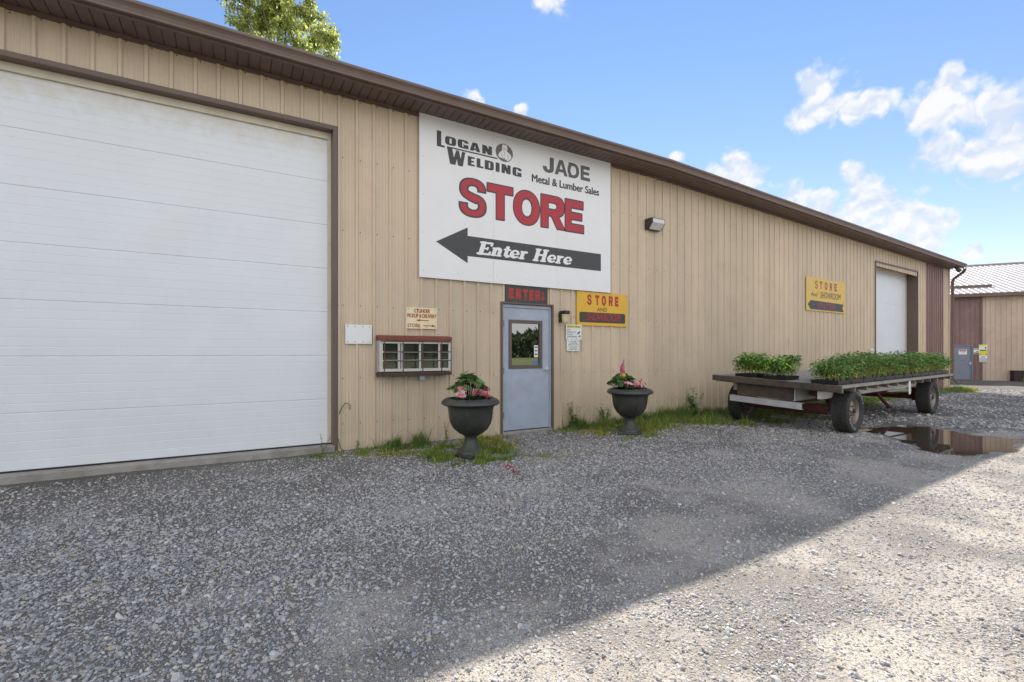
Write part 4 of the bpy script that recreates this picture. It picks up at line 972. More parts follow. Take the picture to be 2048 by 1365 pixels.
# loose stones on the ground (one mass of gravel, instanced)
def stones():
    n = 680000
    r = np.sqrt(rng.uniform(1.5**2, 11.0**2, n)); th_ = rng.uniform(R(-56), R(56), n)
    keep = rng.uniform(0, 1, n) < np.where(r < 4.6, 1., np.clip((4.6/r)**1.3, .2, 1))
    r, th_ = r[keep], th_[keep]
    a_ = YAW + th_; x = r*np.sin(a_); y = -D + r*np.cos(a_)
    yw = np.where(x > K, (x-K)*math.tan(TA), 0.)
    ok = (y < yw - .06) & (y < -.20 + 9*(x > 1.2)) 
    lane = sstep(-2.2, -5.2, y)*sstep(-1.5, 3.0, x)
    dens = vnoise(x, y, .75, 11)*.55 + vnoise(x, y, .28, 12)*.45
    p = np.where(lane > .3, sstep(.34 + .10*lane, .66, dens)*.55 + .42, .55 + .5*sstep(.28, .52, dens))
    p *= 1-.72*sstep(-2.6, -.6, y)*(.55+.45*sstep(.35,.6,vnoise(x, y, .6, 14)))
    p *= np.where(sd_poly(x, y, PP) < .03, .0, 1.)
    ok &= rng.uniform(0, 1, len(x)) < p
    x, y = x[ok], y[ok]
    # sparser, larger-looking stones farther off down the yard
    n2 = 90000; r2 = rng.uniform(9, 30, n2); a2 = YAW + rng.uniform(R(-8), R(54), n2); x2 = r2*np.sin(a2); y2 = -D + r2*np.cos(a2)
    ok2 = (y2 < np.where(x2 > K, (x2-K)*math.tan(TA), 0.) - .9) | (x2 > 24.8)
    ok2 &= (sd_poly(x2, y2, PP) > .05) & (rng.uniform(0,1,n2) < .25+.75*sstep(.35,.65,vnoise(x2, y2, 1.1, 15)))
    far_n = int(ok2.sum()); x = np.concatenate([x, x2[ok2]]); y = np.concatenate([y, y2[ok2]]); m = len(x)
    ln = sstep(-2.2, -5.2, y)*sstep(-1.5, 3.0, x)
    sz = .0047*np.exp(rng.normal(0, .42, m))*(1-.36*ln*(rng.uniform(0,1,m) < .8)); sz = np.clip(sz, .0022, .017)
    big = rng.uniform(0, 1, m) < .004; sz[big] *= 1.45; sz[-far_n:] = np.clip(.0125*np.exp(rng.normal(0,.4,far_n)), .006, .032)
    z = ground_z(x, y) + sz*.22
    me = bpy.data.meshes.new('gravel'); me.vertices.add(m); me.vertices.foreach_set('co', np.stack([x, y, z], 1).astype(np.float32).ravel())
    def attr(nm, ty, key, arr):
        q = me.attributes.new(nm, ty, 'POINT'); q.data.foreach_set(key, np.ascontiguousarray(arr).ravel())
    attr('rot', 'FLOAT_VECTOR', 'vector', np.stack([rng.normal(0,.35,m), rng.normal(0,.35,m), rng.uniform(0,6.28,m)], 1).astype(np.float32))
    attr('scl', 'FLOAT_VECTOR', 'vector', (sz[:,None]*np.stack([rng.uniform(1.0,1.7,m), rng.uniform(.8,1.2,m), rng.uniform(.45,.85,m)], 1)).astype(np.float32))
    attr('pick', 'INT', 'value', rng.integers(0, 9, m).astype(np.int32))
    attr('shade', 'FLOAT', 'value', rng.uniform(0, 1, m).astype(np.float32))
    o = bpy.data.objects.new('gravel', me); COL.objects.link(o); tag(o, kind='stuff')
    sm = bpy.data.materials.new('crushed_stone'); sm.use_nodes = True
    nt = sm.node_tree; b = nt.nodes['Principled BSDF']; b.inputs['Roughness'].default_value = .8; b.inputs['Specular IOR Level'].default_value = .35
    at = nt.nodes.new('ShaderNodeAttribute'); at.attribute_type = 'INSTANCER'; at.attribute_name = 'shade'
    cr = nt.nodes.new('ShaderNodeValToRGB'); nt.links.new(at.outputs['Fac'], cr.inputs[0]); e = cr.color_ramp
    e.elements[0].color = (.19,.185,.19,1); e.elements[1].color = (.58,.565,.54,1)
    for p_, c in ((.15,(.26,.26,.275,1)),(.4,(.36,.36,.365,1)),(.55,(.42,.41,.40,1)),(.66,(.44,.37,.29,1)),(.72,(.40,.405,.42,1)),(.88,(.50,.49,.475,1))):
        q = e.elements.new(p_); q.color = c
    nz_ = nt.nodes.new('ShaderNodeTexNoise'); nz_.inputs['Scale'].default_value = 90; nz_.inputs['Detail'].default_value = 3
    gg = nt.nodes.new('ShaderNodeNewGeometry'); nt.links.new(gg.outputs['Position'], nz_.inputs['Vector'])
    mp = nt.nodes.new('ShaderNodeMapRange'); nt.links.new(nz_.outputs['Fac'], mp.inputs[0]); mp.inputs['To Min'].default_value = .74; mp.inputs['To Max'].default_value = 1.16
    mu = nt.nodes.new('ShaderNodeMix'); mu.data_type = 'RGBA'; mu.blend_type = 'MULTIPLY'; mu.inputs['Factor'].default_value = 1
    nt.links.new(cr.outputs[0], mu.inputs[6]); nt.links.new(mp.outputs[0], mu.inputs[7]); nt.links.new(mu.outputs[2], b.inputs['Base Color'])
    ng = bpy.data.node_groups.new('scatter', 'GeometryNodeTree')
    ng.interface.new_socket('Geometry', in_out='INPUT', socket_type='NodeSocketGeometry'); ng.interface.new_socket('Geometry', in_out='OUTPUT', socket_type='NodeSocketGeometry')
    A = ng.nodes.new; L = ng.links.new
    gi = A('NodeGroupInput'); go = A('NodeGroupOutput'); iop = A('GeometryNodeInstanceOnPoints')
    g2i = A('GeometryNodeGeometryToInstance')
    for k in range(9):
        ic = A('GeometryNodeMeshIcoSphere'); ic.inputs['Radius'].default_value = 1; ic.inputs['Subdivisions'].default_value = 2 if k % 3 else 1
        sp = A('GeometryNodeSetPosition'); nn = A('ShaderNodeTexNoise'); nn.noise_dimensions = '4D'; nn.inputs['W'].default_value = k*3.7; nn.inputs['Scale'].default_value = .85; nn.inputs['Detail'].default_value = 1
        ps = A('GeometryNodeInputPosition'); L(ps.outputs[0], nn.inputs['Vector'])
        sb = A('ShaderNodeVectorMath'); sb.operation = 'SUBTRACT'; L(nn.outputs['Color'], sb.inputs[0]); sb.inputs[1].default_value = (.5,.5,.5)
        sc_ = A('ShaderNodeVectorMath'); sc_.operation = 'SCALE'; L(sb.outputs[0], sc_.inputs[0]); sc_.inputs['Scale'].default_value = 1.9
        L(ic.outputs[0], sp.inputs['Geometry']); L(sc_.outputs[0], sp.inputs['Offset'])
        mt = A('GeometryNodeSetMaterial'); mt.inputs['Material'].default_value = sm; L(sp.outputs[0], mt.inputs[0]); L(mt.outputs[0], g2i.inputs[0])
    def named(nm, ty):
        q = A('GeometryNodeInputNamedAttribute'); q.data_type = ty; q.inputs['Name'].default_value = nm
        return next(s_ for s_ in q.outputs if s_.enabled and s_.name == 'Attribute')
    L(gi.outputs[0], iop.inputs['Points']); L(g2i.outputs[0], iop.inputs['Instance']); iop.inputs['Pick Instance'].default_value = True
    L(named('pick', 'INT'), iop.inputs['Instance Index']); L(named('rot', 'FLOAT_VECTOR'), iop.inputs['Rotation']); L(named('scl', 'FLOAT_VECTOR'), iop.inputs['Scale'])
    L(iop.outputs[0], go.inputs[0])
    md = o.modifiers.new('scatter', 'NODES'); md.node_group = ng
    return o
stones()

# ------------------------------------------------------------------ grass along the wall foot
def blades(regions, seed):
    rg = np.random.default_rng(seed); Vs = []; Fs = []; Ts = []; base = 0
    for (cx, cy, rx, ry, n, hh, tone) in regions:
        n = int(n*1.5)
        q = rg.normal(0, .5, (n, 2)); q = q[(np.abs(q) < 1.3).all(1)]
        x = cx + q[:,0]*rx; y = cy + q[:,1]*ry
        yw = np.where(x > K, (x-K)*math.tan(TA), 0.)
        cl = vnoise(x, y, .13, 21)*.6 + vnoise(x, y, .42, 22)*.4
        ok = (y < yw-.015) & (rg.uniform(0,1,len(x)) < sstep(.30,.64,cl)*.85+.05)
        x, y, cl = x[ok], y[ok], cl[ok]; m = len(x)
        h = hh*(.22+.80*sstep(.3,.75,cl))*np.exp(rg.normal(0,.38,m)); az = rg.uniform(0,6.28,m); w = rg.uniform(.002,.0045,m)*(1+hh*3)
        z = ground_z(x, y) - .005
        lean = h*rg.uniform(.15,.8,m); la_ = rg.uniform(0,6.28,m)
        wx, wy = np.cos(az)*w, np.sin(az)*w; lx, ly = np.cos(la_)*lean, np.sin(la_)*lean
        v = np.stack([np.stack([x-wx,y-wy,z],1), np.stack([x+wx,y+wy,z],1), np.stack([x+wx*.7+lx*.35,y+wy*.7+ly*.35,z+h*.6],1), np.stack([x-wx*.7+lx*.35,y-wy*.7+ly*.35,z+h*.6],1), np.stack([x+lx,y+ly,z+h*.92],1)],1)
        Vs.append(v.reshape(-1,3)); b_ = base + np.arange(m)*5
        Fs.append(np.stack([b_,b_+1,b_+2,b_+3],1)); Fs.append(np.stack([b_+3,b_+2,b_+4,b_+4],1)); base += m*5
        t_ = np.array(tone)[None,:]*np.exp(rg.normal(0,.28,(m,1))); dry = rg.uniform(0,1,m) < .12; t_[dry] *= np.array([1.7,1.15,1.2])
        Ts.append(np.repeat(t_, 5, 0))
    V_ = np.concatenate(Vs); F_ = np.concatenate(Fs); T_ = np.concatenate(Ts)
    tri = F_[:,2] != F_[:,3]
    me_f = [tuple(f) for f in F_[tri]] 
    Q = F_[tri]; Tt = F_[~tri][:,:3]
    allt = np.concatenate([Q[:,[0,1,2]], Q[:,[0,2,3]], Tt])
    return V_, allt, T_
lush = (.9, 1.0, .8); dark = (.55, .68, .6); dryg = (1.35, 1.1, .9)
REG = [(1.25,-.32,.30,.20,900,.05,lush),(1.75,-.30,.40,.22,1500,.06,lush),(2.05,-.20,.30,.20,2200,.15,dark),(2.25,-.45,.35,.25,1800,.07,lush),(1.85,-.62,.45,.14,900,.04,dryg),(.75,-.28,.35,.10,400,.03,dark),
  (2.15,-1.12,.35,.28,2000,.055,lush),(2.42,-.62,.30,.4,1600,.06,lush),(2.85,-1.05,.32,.35,3000,.10,lush),(3.15,-.65,.32,.42,2600,.09,dryg),(2.62,-1.62,.32,.12,1500,.07,lush),(2.78,-1.48,.25,.18,1500,.09,lush),(3.35,-.45,.25,.3,1400,.07,dryg),(2.3,-1.55,.2,.15,700,.05,dark),
  (3.35,-1.7,.25,.18,260,.03,dryg),(3.75,-1.85,.35,.16,260,.025,dryg),(3.1,-2.0,.3,.1,120,.03,dryg),
  (4.95,-.20,.35,.14,1500,.05,lush),(5.25,-.45,.4,.2,1300,.045,dryg),(5.2,-.18,.35,.15,2000,.12,dark),(5.05,-.75,.35,.2,700,.035,dryg),(5.55,-1.35,.4,.14,1400,.05,lush),(5.85,-.95,.35,.25,1800,.07,dryg),(5.7,-.45,.4,.3,2600,.10,lush),
  (6.3,-.55,.5,.35,3600,.08,lush),(6.5,-.2,.6,.18,2600,.13,dark),(7.1,-.35,.5,.3,3200,.10,lush),(7.6,-.22,.6,.22,4200,.15,dark),(8.2,-.3,.5,.4,4200,.13,dark),(6.9,-.95,.5,.18,900,.04,dryg),
  (8.2,-1.15,.45,.3,2600,.12,lush),(7.7,-.75,.5,.3,2200,.10,lush),(8.9,-1.25,.5,.3,1800,.09,dark),(9.0,-.45,.8,.5,5200,.12,dark),(10.2,-.6,.9,.6,4200,.10,dark),(11.5,-.5,1.0,.6,4200,.10,lush),(13.0,-.6,1.2,.6,3600,.09,lush),(15,-.3,1.5,.4,2600,.10,lush),(9.4,-1.3,.8,.4,1400,.05,dark),
  (19,.2,2.5,.25,2500,.10,lush),(23.2,.25,.9,.35,3200,.14,lush),(24.6,.35,.6,.35,1800,.12,dryg)]
V_, F_, T_ = blades(REG, 3)
tag(npmesh('grass', V_, F_, M['grass'], None, T_), kind='stuff')
# thin verge of grass in front of the barn
rg = np.random.default_rng(5); regs = []
for i in range(26):
    q = b2o + ux*(3.2+i*.62) - uy*.55
    regs.append((q.x, q.y, .55, .55, 420, .16, lush if i % 3 else dryg))
V_, F_, T_ = (lambda r_: r_)(None) if False else (None, None, None)
def blades_free(regs, seed):
    global K
    k = K; K = 1e9
    try: pass
    finally: K = k
mbv = []; mbf = []; mbt = []; base = 0
for (cx, cy, rx, ry, n, hh, tone) in regs:
    x = cx + rg.normal(0,.4,n)*rx; y = cy + rg.normal(0,.4,n)*ry; z = ground_z(x, y); h = hh*np.exp(rg.normal(0,.35,n)); az = rg.uniform(0,6.28,n); w = .012
    lx, ly = rg.normal(0,.05,n), rg.normal(0,.05,n)
    v = np.stack([np.stack([x-np.cos(az)*w,y-np.sin(az)*w,z],1), np.stack([x+np.cos(az)*w,y+np.sin(az)*w,z],1), np.stack([x+lx,y+ly,z+h],1)],1).reshape(-1,3)
    mbv.append(v); b_ = base+np.arange(n)*3; mbf.append(np.stack([b_,b_+1,b_+2],1)); base += n*3
    mbt.append(np.repeat(np.array(tone)[None,:]*np.exp(rg.normal(0,.25,(n,1))),3,0))
tag(npmesh('grass_verge', np.concatenate(mbv), np.concatenate(mbf), M['grass'], None, np.concatenate(mbt)), kind='stuff')

# ------------------------------------------------------------------ leaf helper
def leaves(P0, Dir, Nrm, L, Wd, tone, fold=.25):
    """flat-ish lens shaped leaves: base points, directions, normals"""
    P0 = np.asarray(P0, float); Dir = np.asarray(Dir, float); Nrm = np.asarray(Nrm, float)
    Dir = Dir/np.linalg.norm(Dir, axis=1, keepdims=True); S_ = np.cross(Dir, Nrm); S_ /= np.linalg.norm(S_, axis=1, keepdims=True)+1e-9; Nn = np.cross(S_, Dir)
    L = np.broadcast_to(np.asarray(L, float), (len(P0),))[:,None]; Wd = np.broadcast_to(np.asarray(Wd, float), (len(P0),))[:,None]
    v = [P0, P0+Dir*L*.45+S_*Wd*.5+Nn*Wd*fold, P0+Dir*L-Nn*L*.12, P0+Dir*L*.45-S_*Wd*.5+Nn*Wd*fold, P0+Dir*L*.5]
    V_ = np.stack(v, 1).reshape(-1,3); b_ = np.arange(len(P0))*5
    F_ = np.concatenate([np.stack([b_,b_+1,b_+4],1), np.stack([b_+1,b_+2,b_+4],1), np.stack([b_+2,b_+3,b_+4],1), np.stack([b_+3,b_,b_+4],1)])
    T_ = np.repeat(np.broadcast_to(tone, (len(P0),3)), 5, 0)
    return V_, F_, T_
def cat(parts):
    Vs, Fs, Ts, b_ = [], [], [], 0
    for v, f_, t_ in parts: Vs.append(v); Fs.append(f_+b_); Ts.append(t_); b_ += len(v)
    return np.concatenate(Vs), np.concatenate(Fs), np.concatenate(Ts)
def rtone(rg, n, base=(1,1,1), s=.25):
    return np.array(base)[None,:]*np.exp(rg.normal(0, s, (n,1)))*np.exp(rg.normal(0,.06,(n,3)))

# ------------------------------------------------------------------ weeds
def weed(x, y, h, nst, seed, label, lw=.022, ll=.075, spread=.10, m='weed', tone=(1,1,1)):
    rg = np.random.default_rng(seed)
    t = thing('weed', label, 'weed', (x, y, float(ground_z(x, y))), 0, None)
    st = MB(); p0 = []; dr = []; nm = []; Ls = []
    for k in range(nst):
        a_ = rg.uniform(0,6.28); hh = h*rg.uniform(.65,1.05); tip = Vector((math.cos(a_)*spread*rg.uniform(.2,1), math.sin(a_)*spread*rg.uniform(.2,1), hh)); b_ = Vector((rg.normal(0,.015), rg.normal(0,.015), 0))
        st.tube([b_, b_.lerp(tip,.5)+Vector((0,0,.02*hh)), tip], [.0035,.003,.0015], 5)
        for j in range(int(10+hh*40)):
            f_ = rg.uniform(.12,1.02); q = b_.lerp(tip, f_); g_ = rg.uniform(0,6.28)
            p0.append(q); dr.append((math.cos(g_), math.sin(g_), rg.uniform(-.1,.9))); nm.append((rg.normal(0,.3), rg.normal(0,.3), 1)); Ls.append(ll*(1.15-f_*.5)*rg.uniform(.6,1.2))
    Ls = np.array(Ls); n = len(p0)
    V_, F_, T_ = leaves([tuple(q) for q in p0], dr, nm, Ls, Ls*lw/ll*1.1, rtone(rg, n, tone))
    npmesh('foliage', V_, F_, M[m], t, T_)
    st.build('stem', M['weed'], t)
    a = t.children[-1].data.attributes.new('tone', 'FLOAT_COLOR', 'POINT'); a.data.foreach_set('color', np.tile([.9,.9,.7,1.], len(t.children[-1].data.vertices)).astype(np.float32))
    return t
weed(8.10, -.16, .55, 9, 1, 'tall leafy green weed against the siding right of the far urn', .034, .10, .20, tone=(1.15,1.2,1.0))
weed(5.02, -.16, .46, 7, 2, 'spindly dark weed behind the urn with the flag', .02, .07, .22, tone=(.7,.75,.7))
weed(5.75, -.15, .36, 9, 3, 'bushy low weed at the wall right of the urn with the flag', .022, .06, .20, tone=(.85,.9,.7))
weed(1.00, -.13, .26, 2, 4, 'thin small-leaved weed growing at the corner of the white garage door', .014, .035, .09, tone=(1,1.05,.8))
weed(1.42, -.10, .15, 2, 5, 'single short weed at the foot of the siding under the blank sheet', .014, .05, .03, tone=(.9,1,.7))
weed(2.02, -1.22, .22, 4, 6, 'light green weed growing beside the nearer urn', .018, .06, .10, tone=(1.1,1.15,.8))
weed(2.72, -.10, .30, 3, 7, 'thin brown-tipped weed behind the nearer urn', .012, .045, .08, tone=(1,.9,.6))
weed(4.85, -.11, .24, 2, 8, 'thin dry weed at the wall just right of the entrance door', .010, .035, .05, tone=(1.1,.8,.6))

# ------------------------------------------------------------------ flower urns
UP = [(.0,.0),(.165,.0),(.168,.03),(.16,.05),(.145,.06),(.105,.12),(.082,.17),(.078,.215),(.085,.24),(.15,.275),(.215,.33),(.255,.40),(.272,.47),(.280,.545),(.288,.60),(.30,.615),(.345,.628),(.368,.645),(.366,.665),(.345,.69),(.315,.708),(.288,.712),(.272,.70),(.262,.66),(.262,.62)]
def urn(x, y, label, seed, kind):
    z = float(ground_z(x, y)); t = thing('flower_urn', label, 'planter', (x, y, z-.01), R(20*seed), 'dark flower urns beside the entrance')
    mb = MB(); mb.lathe(UP, 56, (0,0,.035))
    for i in range(4):      # raised mould seams
        a_ = i*math.pi/2+.5; pts_ = [(math.cos(a_)*(r+.001), math.sin(a_)*(r+.001), zz+.035) for r, zz in UP[8:16]]
        mb.tube(pts_, .007, 6)
    mb.build('bowl', M['urn'], t, smooth='auto')
    mb = MB(); mb.box(-.175,.175,-.175,.175,0,.055); mb.build('plinth', M['urn'], t, bevel=.012)
    rg = np.random.default_rng(seed)
    n1 = 24; so_ = MB(); vs = [(0,0,.70)]; 
    for k in range(n1): vs.append((.265*math.cos(6.283*k/n1), .265*math.sin(6.283*k/n1), .675))
    so_.add(vs, [(0,k+1,(k+1) % n1+1) for k in range(n1)]); so_.build('soil', M['soil'], t, smooth='auto')
    rot = Matrix.Rotation(-R(20*seed), 3, 'Z')
    def loc(dx, dy): v = rot @ Vector((dx, dy, 0)); return v.x, v.y      # offsets given along the wall / out of it
    # geranium: long petioles with round scalloped leaves
    gx_, gy_ = loc(*( (0, .06) if kind == 0 else (-.06, .10)))
    parts = []; pet = MB()
    for k in range(95):
        a_ = rg.uniform(0,6.28); rr = rg.uniform(.0,.24)*(1 if kind == 0 else 1.15); hh = (.30 if kind == 0 else .22)*(1-.75*(rr/.26)**1.5)*rg.uniform(.75,1.1)+.05
        c = np.array([gx_+rr*math.cos(a_), gy_+rr*math.sin(a_), .70+hh]); pet.tube([(gx_+rr*.3*math.cos(a_), gy_+rr*.3*math.sin(a_), .70), tuple(c)], .0025, 4)
        nrm = Vector((math.cos(a_)*rr*3+rg.normal(0,.25), math.sin(a_)*rr*3+rg.normal(0,.25), 1)).normalized(); R_ = rg.uniform(.030,.060)
        e1 = nrm.orthogonal().normalized(); e2 = nrm.cross(e1); m_ = 14
        vs = [c]+[c+np.array((e1*math.cos(6.283*i/m_)+e2*math.sin(6.283*i/m_))*R_*(1.08 if i % 2 else .90)+nrm*R_*.18) for i in range(m_)]
        parts.append((np.array(vs), np.array([(0,i+1,(i+1) % m_+1) for i in range(m_)]), np.repeat(rtone(rg,1,(1.0,1.0,.9) if kind == 0 else (.62,.72,.75),.3), m_+1, 0)))
    npmesh('geranium_leaves', *cat(parts)[:2], M['leaf'], t, cat(parts)[2]); pet.build('petioles', M['stem'], t)
    a = t.children[-1].data.attributes.new('tone', 'FLOAT_COLOR', 'POINT'); a.data.foreach_set('color', np.tile([.5,.6,.5,1.], len(t.children[-1].data.vertices)).astype(np.float32))
    # impatiens mound
    spots = [(-.185,-.10),(.14,-.12),(.19,-.02),(.05,-.19),(-.08,-.20)] if kind == 0 else [(-.05,-.18),(.08,-.15),(.18,-.05),(-.14,-.12),(.20,.05)]
    p0, dr, nm = [], [], []
    for sx_, sy_ in spots:
        for k in range(70):
            q = rg.normal(0,.045,2); lx, ly = loc(sx_+q[0], sy_+q[1]); zz = .70+max(0,.12-np.hypot(*q)*.8)*rg.uniform(.3,1.1); a_ = rg.uniform(0,6.28)
            p0.append((lx,ly,zz)); dr.append((math.cos(a_),math.sin(a_),rg.uniform(0,.8))); nm.append((rg.normal(0,.3),rg.normal(0,.3),1))
    V_, F_, T_ = leaves(p0, dr, nm, rg.uniform(.025,.05,len(p0)), rg.uniform(.014,.022,len(p0)), rtone(rg,len(p0)))
    npmesh('impatiens_leaves', V_, F_, M['impleaf'], t, T_)
    fl = ([(-.19,-.12,.10,'palepink'),(-.165,-.13,.07,'pink'),(-.205,-.10,.06,'palepink'),(-.17,-.08,.13,'pink'),(-.155,-.15,.045,'palepink'),(-.20,-.14,.045,'palepink'),
          (.04,-.15,.075,'hotpink'),(.11,-.18,.035,'hotpink'),(.165,-.15,.04,'hotpink'),(.125,-.06,.115,'pink'),(.17,-.05,.10,'pink'),(.20,-.07,.075,'hotpink'),(.10,-.08,.10,'palepink'),(.15,-.02,.13,'pink'),(.21,-.02,.09,'pink'),(.19,.03,.10,'palepink')]
          if kind == 0 else
          [(-.12,-.16,.08,'palepink'),(-.07,-.19,.05,'pink'),(-.02,-.19,.06,'pink'),(.04,-.17,.085,'palepink'),(.06,-.18,.05,'palepink'),(.10,-.15,.08,'pink'),(.01,-.13,.11,'palepink'),(.13,-.12,.07,'palepink'),(.17,-.08,.085,'hotpink'),(.20,-.11,.04,'pink'),(.22,-.05,.07,'pink'),(.19,-.02,.11,'hotpink'),(.25,-.03,.05,'palepink'),(-.15,-.12,.09,'palepink'),(.23,.02,.08,'hotpink'),(.215,-.09,.02,'pink')])
    fl += [(a+rg.normal(0,.026), b+rg.normal(0,.026), c+rg.uniform(-.02,.03), d) for a, b, c, d in fl*2]
    for fx, fy, fz, col in fl:
        lx, ly = loc(fx, fy); c = np.array([lx, ly, .745+fz]); nrm = Vector(np.array([*loc(fx*1.2+.02, fy*1.4-.12), .16])+rg.normal(0,.03,3)).normalized(); e1 = nrm.orthogonal().normalized(); e2 = nrm.cross(e1); R_ = rg.uniform(.019,.027)
        p0 = [c]*5; dr = [np.array(e1*math.cos(1.2566*i)+e2*math.sin(1.2566*i)+nrm*.25) for i in range(5)]
        V_, F_, T_ = leaves(p0, dr, [np.array(nrm)]*5, R_*1.1, R_*1.35, rtone(rg,5,(1,1,1),.12), .05)
        npmesh('flower', V_, F_, M[col], t, T_)
    return t
urn(2.57, -1.22, 'dark urn with tall green geranium and hot pink flowers left of the entrance door', 1, 0)
u2 = urn(5.52, -.98, 'dark urn with pale pink flowers behind which a garden flag stands', 2, 1)
# little pink flag stuck in the far urn
fx, fy = 5.52-.10, -.98+.05; fz = float(ground_z(5.52,-.98))+.74
t = thing('garden_flag', 'small pink garden flag with yellow butterfly drooping in the far urn', 'flag', (fx, fy, fz))
mb = MB(); mb.tube([(.04,0,-.02),(.03,0,.2),(.015,0,.46)], .004, 6); mb.build('pole', M['wire'], t)
def cloth(u, v):       # u 0..1 across, v 0..1 downwards
    w = .012+.15*min(1, v*1.3); x = -.115*min(1, v*3.0)+.005 + .07*max(0, v-.3)
    return (x + u*w + .015*math.sin(v*7), -.012-.028*math.sin(u*7+v*3)*min(1, v*2), .465-.40*v + .02*u*(1-v) - (.03 if v > .98 else 0)*math.sin(u*3))
nu, nv = 14, 20; mb = MB()
mb.add([cloth(i/nu, j/nv) for j in range(nv+1) for i in range(nu+1)], [(j*(nu+1)+i, (j+1)*(nu+1)+i, (j+1)*(nu+1)+i+1, j*(nu+1)+i+1) for j in range(nv) for i in range(nu)])
cl = mb.build('cloth', M['flagpink'], t, smooth=True)
a = cl.data.attributes.new('tone', 'FLOAT_COLOR', 'POINT'); rgf = np.random.default_rng(2); tt_ = np.ones((len(cl.data.vertices),4), np.float32); tt_[:,:3] = rtone(rgf, len(tt_), (1,1,1), .25); a.data.foreach_set('color', tt_.ravel())
mb = MB()
for (u0, u1, v0, v1) in ((.10,.48,.62,.78),(.52,.85,.56,.72),(.16,.46,.80,.94),(.54,.80,.74,.86)):
    q = 8
    vs = []
    for k in range(14):
        g_ = 6.283*k/14; uu = (u0+u1)/2+(u1-u0)/2*math.cos(g_); vv = (v0+v1)/2+(v1-v0)/2*math.sin(g_); p_ = cloth(uu, vv); vs.append((p_[0], p_[1]-.004, p_[2]))
    mb.add(vs, [tuple(range(14))])
mb.build('butterfly_print', M['flagyellow'], cl)
# fallen blossoms
for i, (px, py, lb) in enumerate(((975,897,'wilted pink blossom lying in the grass right of the nearer urn'),(1018,940,'wilted red blossom at the edge of the grass in front of the nearer urn'),(1031,952,'fallen pink petals lying farthest out on the gravel'))):
    x, y = Gp(px, py); rg = np.random.default_rng(40+i); n = 26
    t = thing('fallen_blossom', lb, 'flower', (x, y, float(ground_z(x, y))))
    p0 = np.stack([rg.normal(0,.022,n), rg.normal(0,.03,n), rg.uniform(.005,.05,n)],1); dr = rg.normal(0,1,(n,3)); dr[:,2] = np.abs(dr[:,2])*.5
    V_, F_, T_ = leaves(p0, dr, rg.normal(0,1,(n,3)), .028, .020, rtone(rg,n,(1.3,1.1,1.1),.3)); npmesh('petals', V_, F_, M['wilted'], t, T_)

# ================================================================== FLATBED WAGON
wx0, wy0, wrz = 7.98, -2.91, R(5.0)
wg = thing('flatbed_wagon', 'old flatbed hay wagon with weathered plank deck and red running gear', 'wagon', (wx0, wy0, 0), wrz)
WL, WWd = 6.10, 2.09
def dzf(l, w): return .046*w + .006*l
def dk(mb): mb.v = [(x, y, z + dzf(x, y)) for x, y, z in mb.v]; return mb
mb = MB(); nb = 15; bw = WWd/nb; rn = random.Random(3)
for i in range(nb):
    e = rn.uniform(-.012,.012); mb.box(e+.045, WL+e*2, i*bw+.003, (i+1)*bw-.003, .765+rn.uniform(-.003,.003), .802+rn.uniform(-.004,.002))
dk(mb).build('deck', M['wood'], wg, bevel=.004)
mb = MB(); mb.box(-.0,.042,-.02,WWd+.02,.700,.800); dk(mb).build('front_beam', M['darkwood'], wg, bevel=.006)
mb = MB(); mb.box(.045,WL,-.022,-.001,.755,.803); dk(mb).build('edge_board', M['edge'], wg, bevel=.004)
for i in range(13):
    l = .10 + i*.49
    mb = MB(); mb.box(l, l+.045, .0, WWd, .680, .763); dk(mb).build('joist', M['joist'], wg, bevel=.003)
for w in (.32, 1.72):
    mb = MB(); mb.box(.10, WL-.1, w-.03, w+.03, .55, .678); dk(mb).build('stringer', M['palesheet'] if w < 1 else M['joist'], wg, bevel=.004)
# toolbox and steel channel under the front edge
mb = MB(); mb.box(.14,.18,.74,1.70,.475,.672); dk(mb).build('toolbox_front', M['darkwood'], wg, bevel=.006)
mb = MB(); mb.box(.183,.95,.72,.735,.465,.672); mb.box(.183,.95,1.69,1.71,.465,.672); mb.box(.183,.95,.736,1.689,.465,.48); mb.box(.935,.95,.736,1.689,.48,.672); dk(mb).build('toolbox_sides', M['palesheet'], wg)
mb = MB(); mb.box(.10,.112,.58,1.82,.345,.452); mb.box(.113,.20,.58,1.82,.441,.452); mb.box(.113,.17,.58,1.82,.345,.355); dk(mb).build('channel', M['galv'], wg)
# running gear
mb = MB(); mb.tube([(.2,1.03,.44),(WL-.7,1.03,.44)], .055, 10); mb.build('reach_pole', M['oxred'], wg)
AXF, AXR, TRK0, TRK1, RW = .76, 4.98, .165, 1.93, .360
for ax in (AXF, AXR):
    mb = MB(); mb.box(ax-.06,ax+.06,.42,1.68,.30,.42); mb.box(ax-.05,ax+.05,.30,.42,.27,.55); mb.box(ax-.05,ax+.05,1.68,1.80,.27,.55); mb.tube([(ax,.20,.36),(ax,.42,.36)], .035, 10); mb.tube([(ax,1.68,.36),(ax,1.90,.36)], .035, 10)
    mb.build('axle', M['oxred'], wg, bevel=.005)
    mb = MB(); mb.box(ax-.07,ax+.07,.30,1.80,.53,.66); dk(mb).build('bolster', M['oxred'], wg, bevel=.005)
mb = MB(); mb.tube([(AXR-1.5,.70,.62),(AXR-1.28,.62,.40),(AXR-1.02,.55,.18)], .032, 8); mb.tube([(AXR-1.05,.50,.175),(AXR-.93,.58,.175)], .03, 8); mb.build('jack_leg', M['oxred'], wg)
mb = MB(); mb.tube([(AXR-1.9,.85,.50),(AXR-.02,.48,.42)], .018, 8); mb.tube([(AXR-1.9,1.2,.50),(AXR-.02,1.6,.42)], .018, 8); mb.build('brace_rod', M['oxred'], wg)
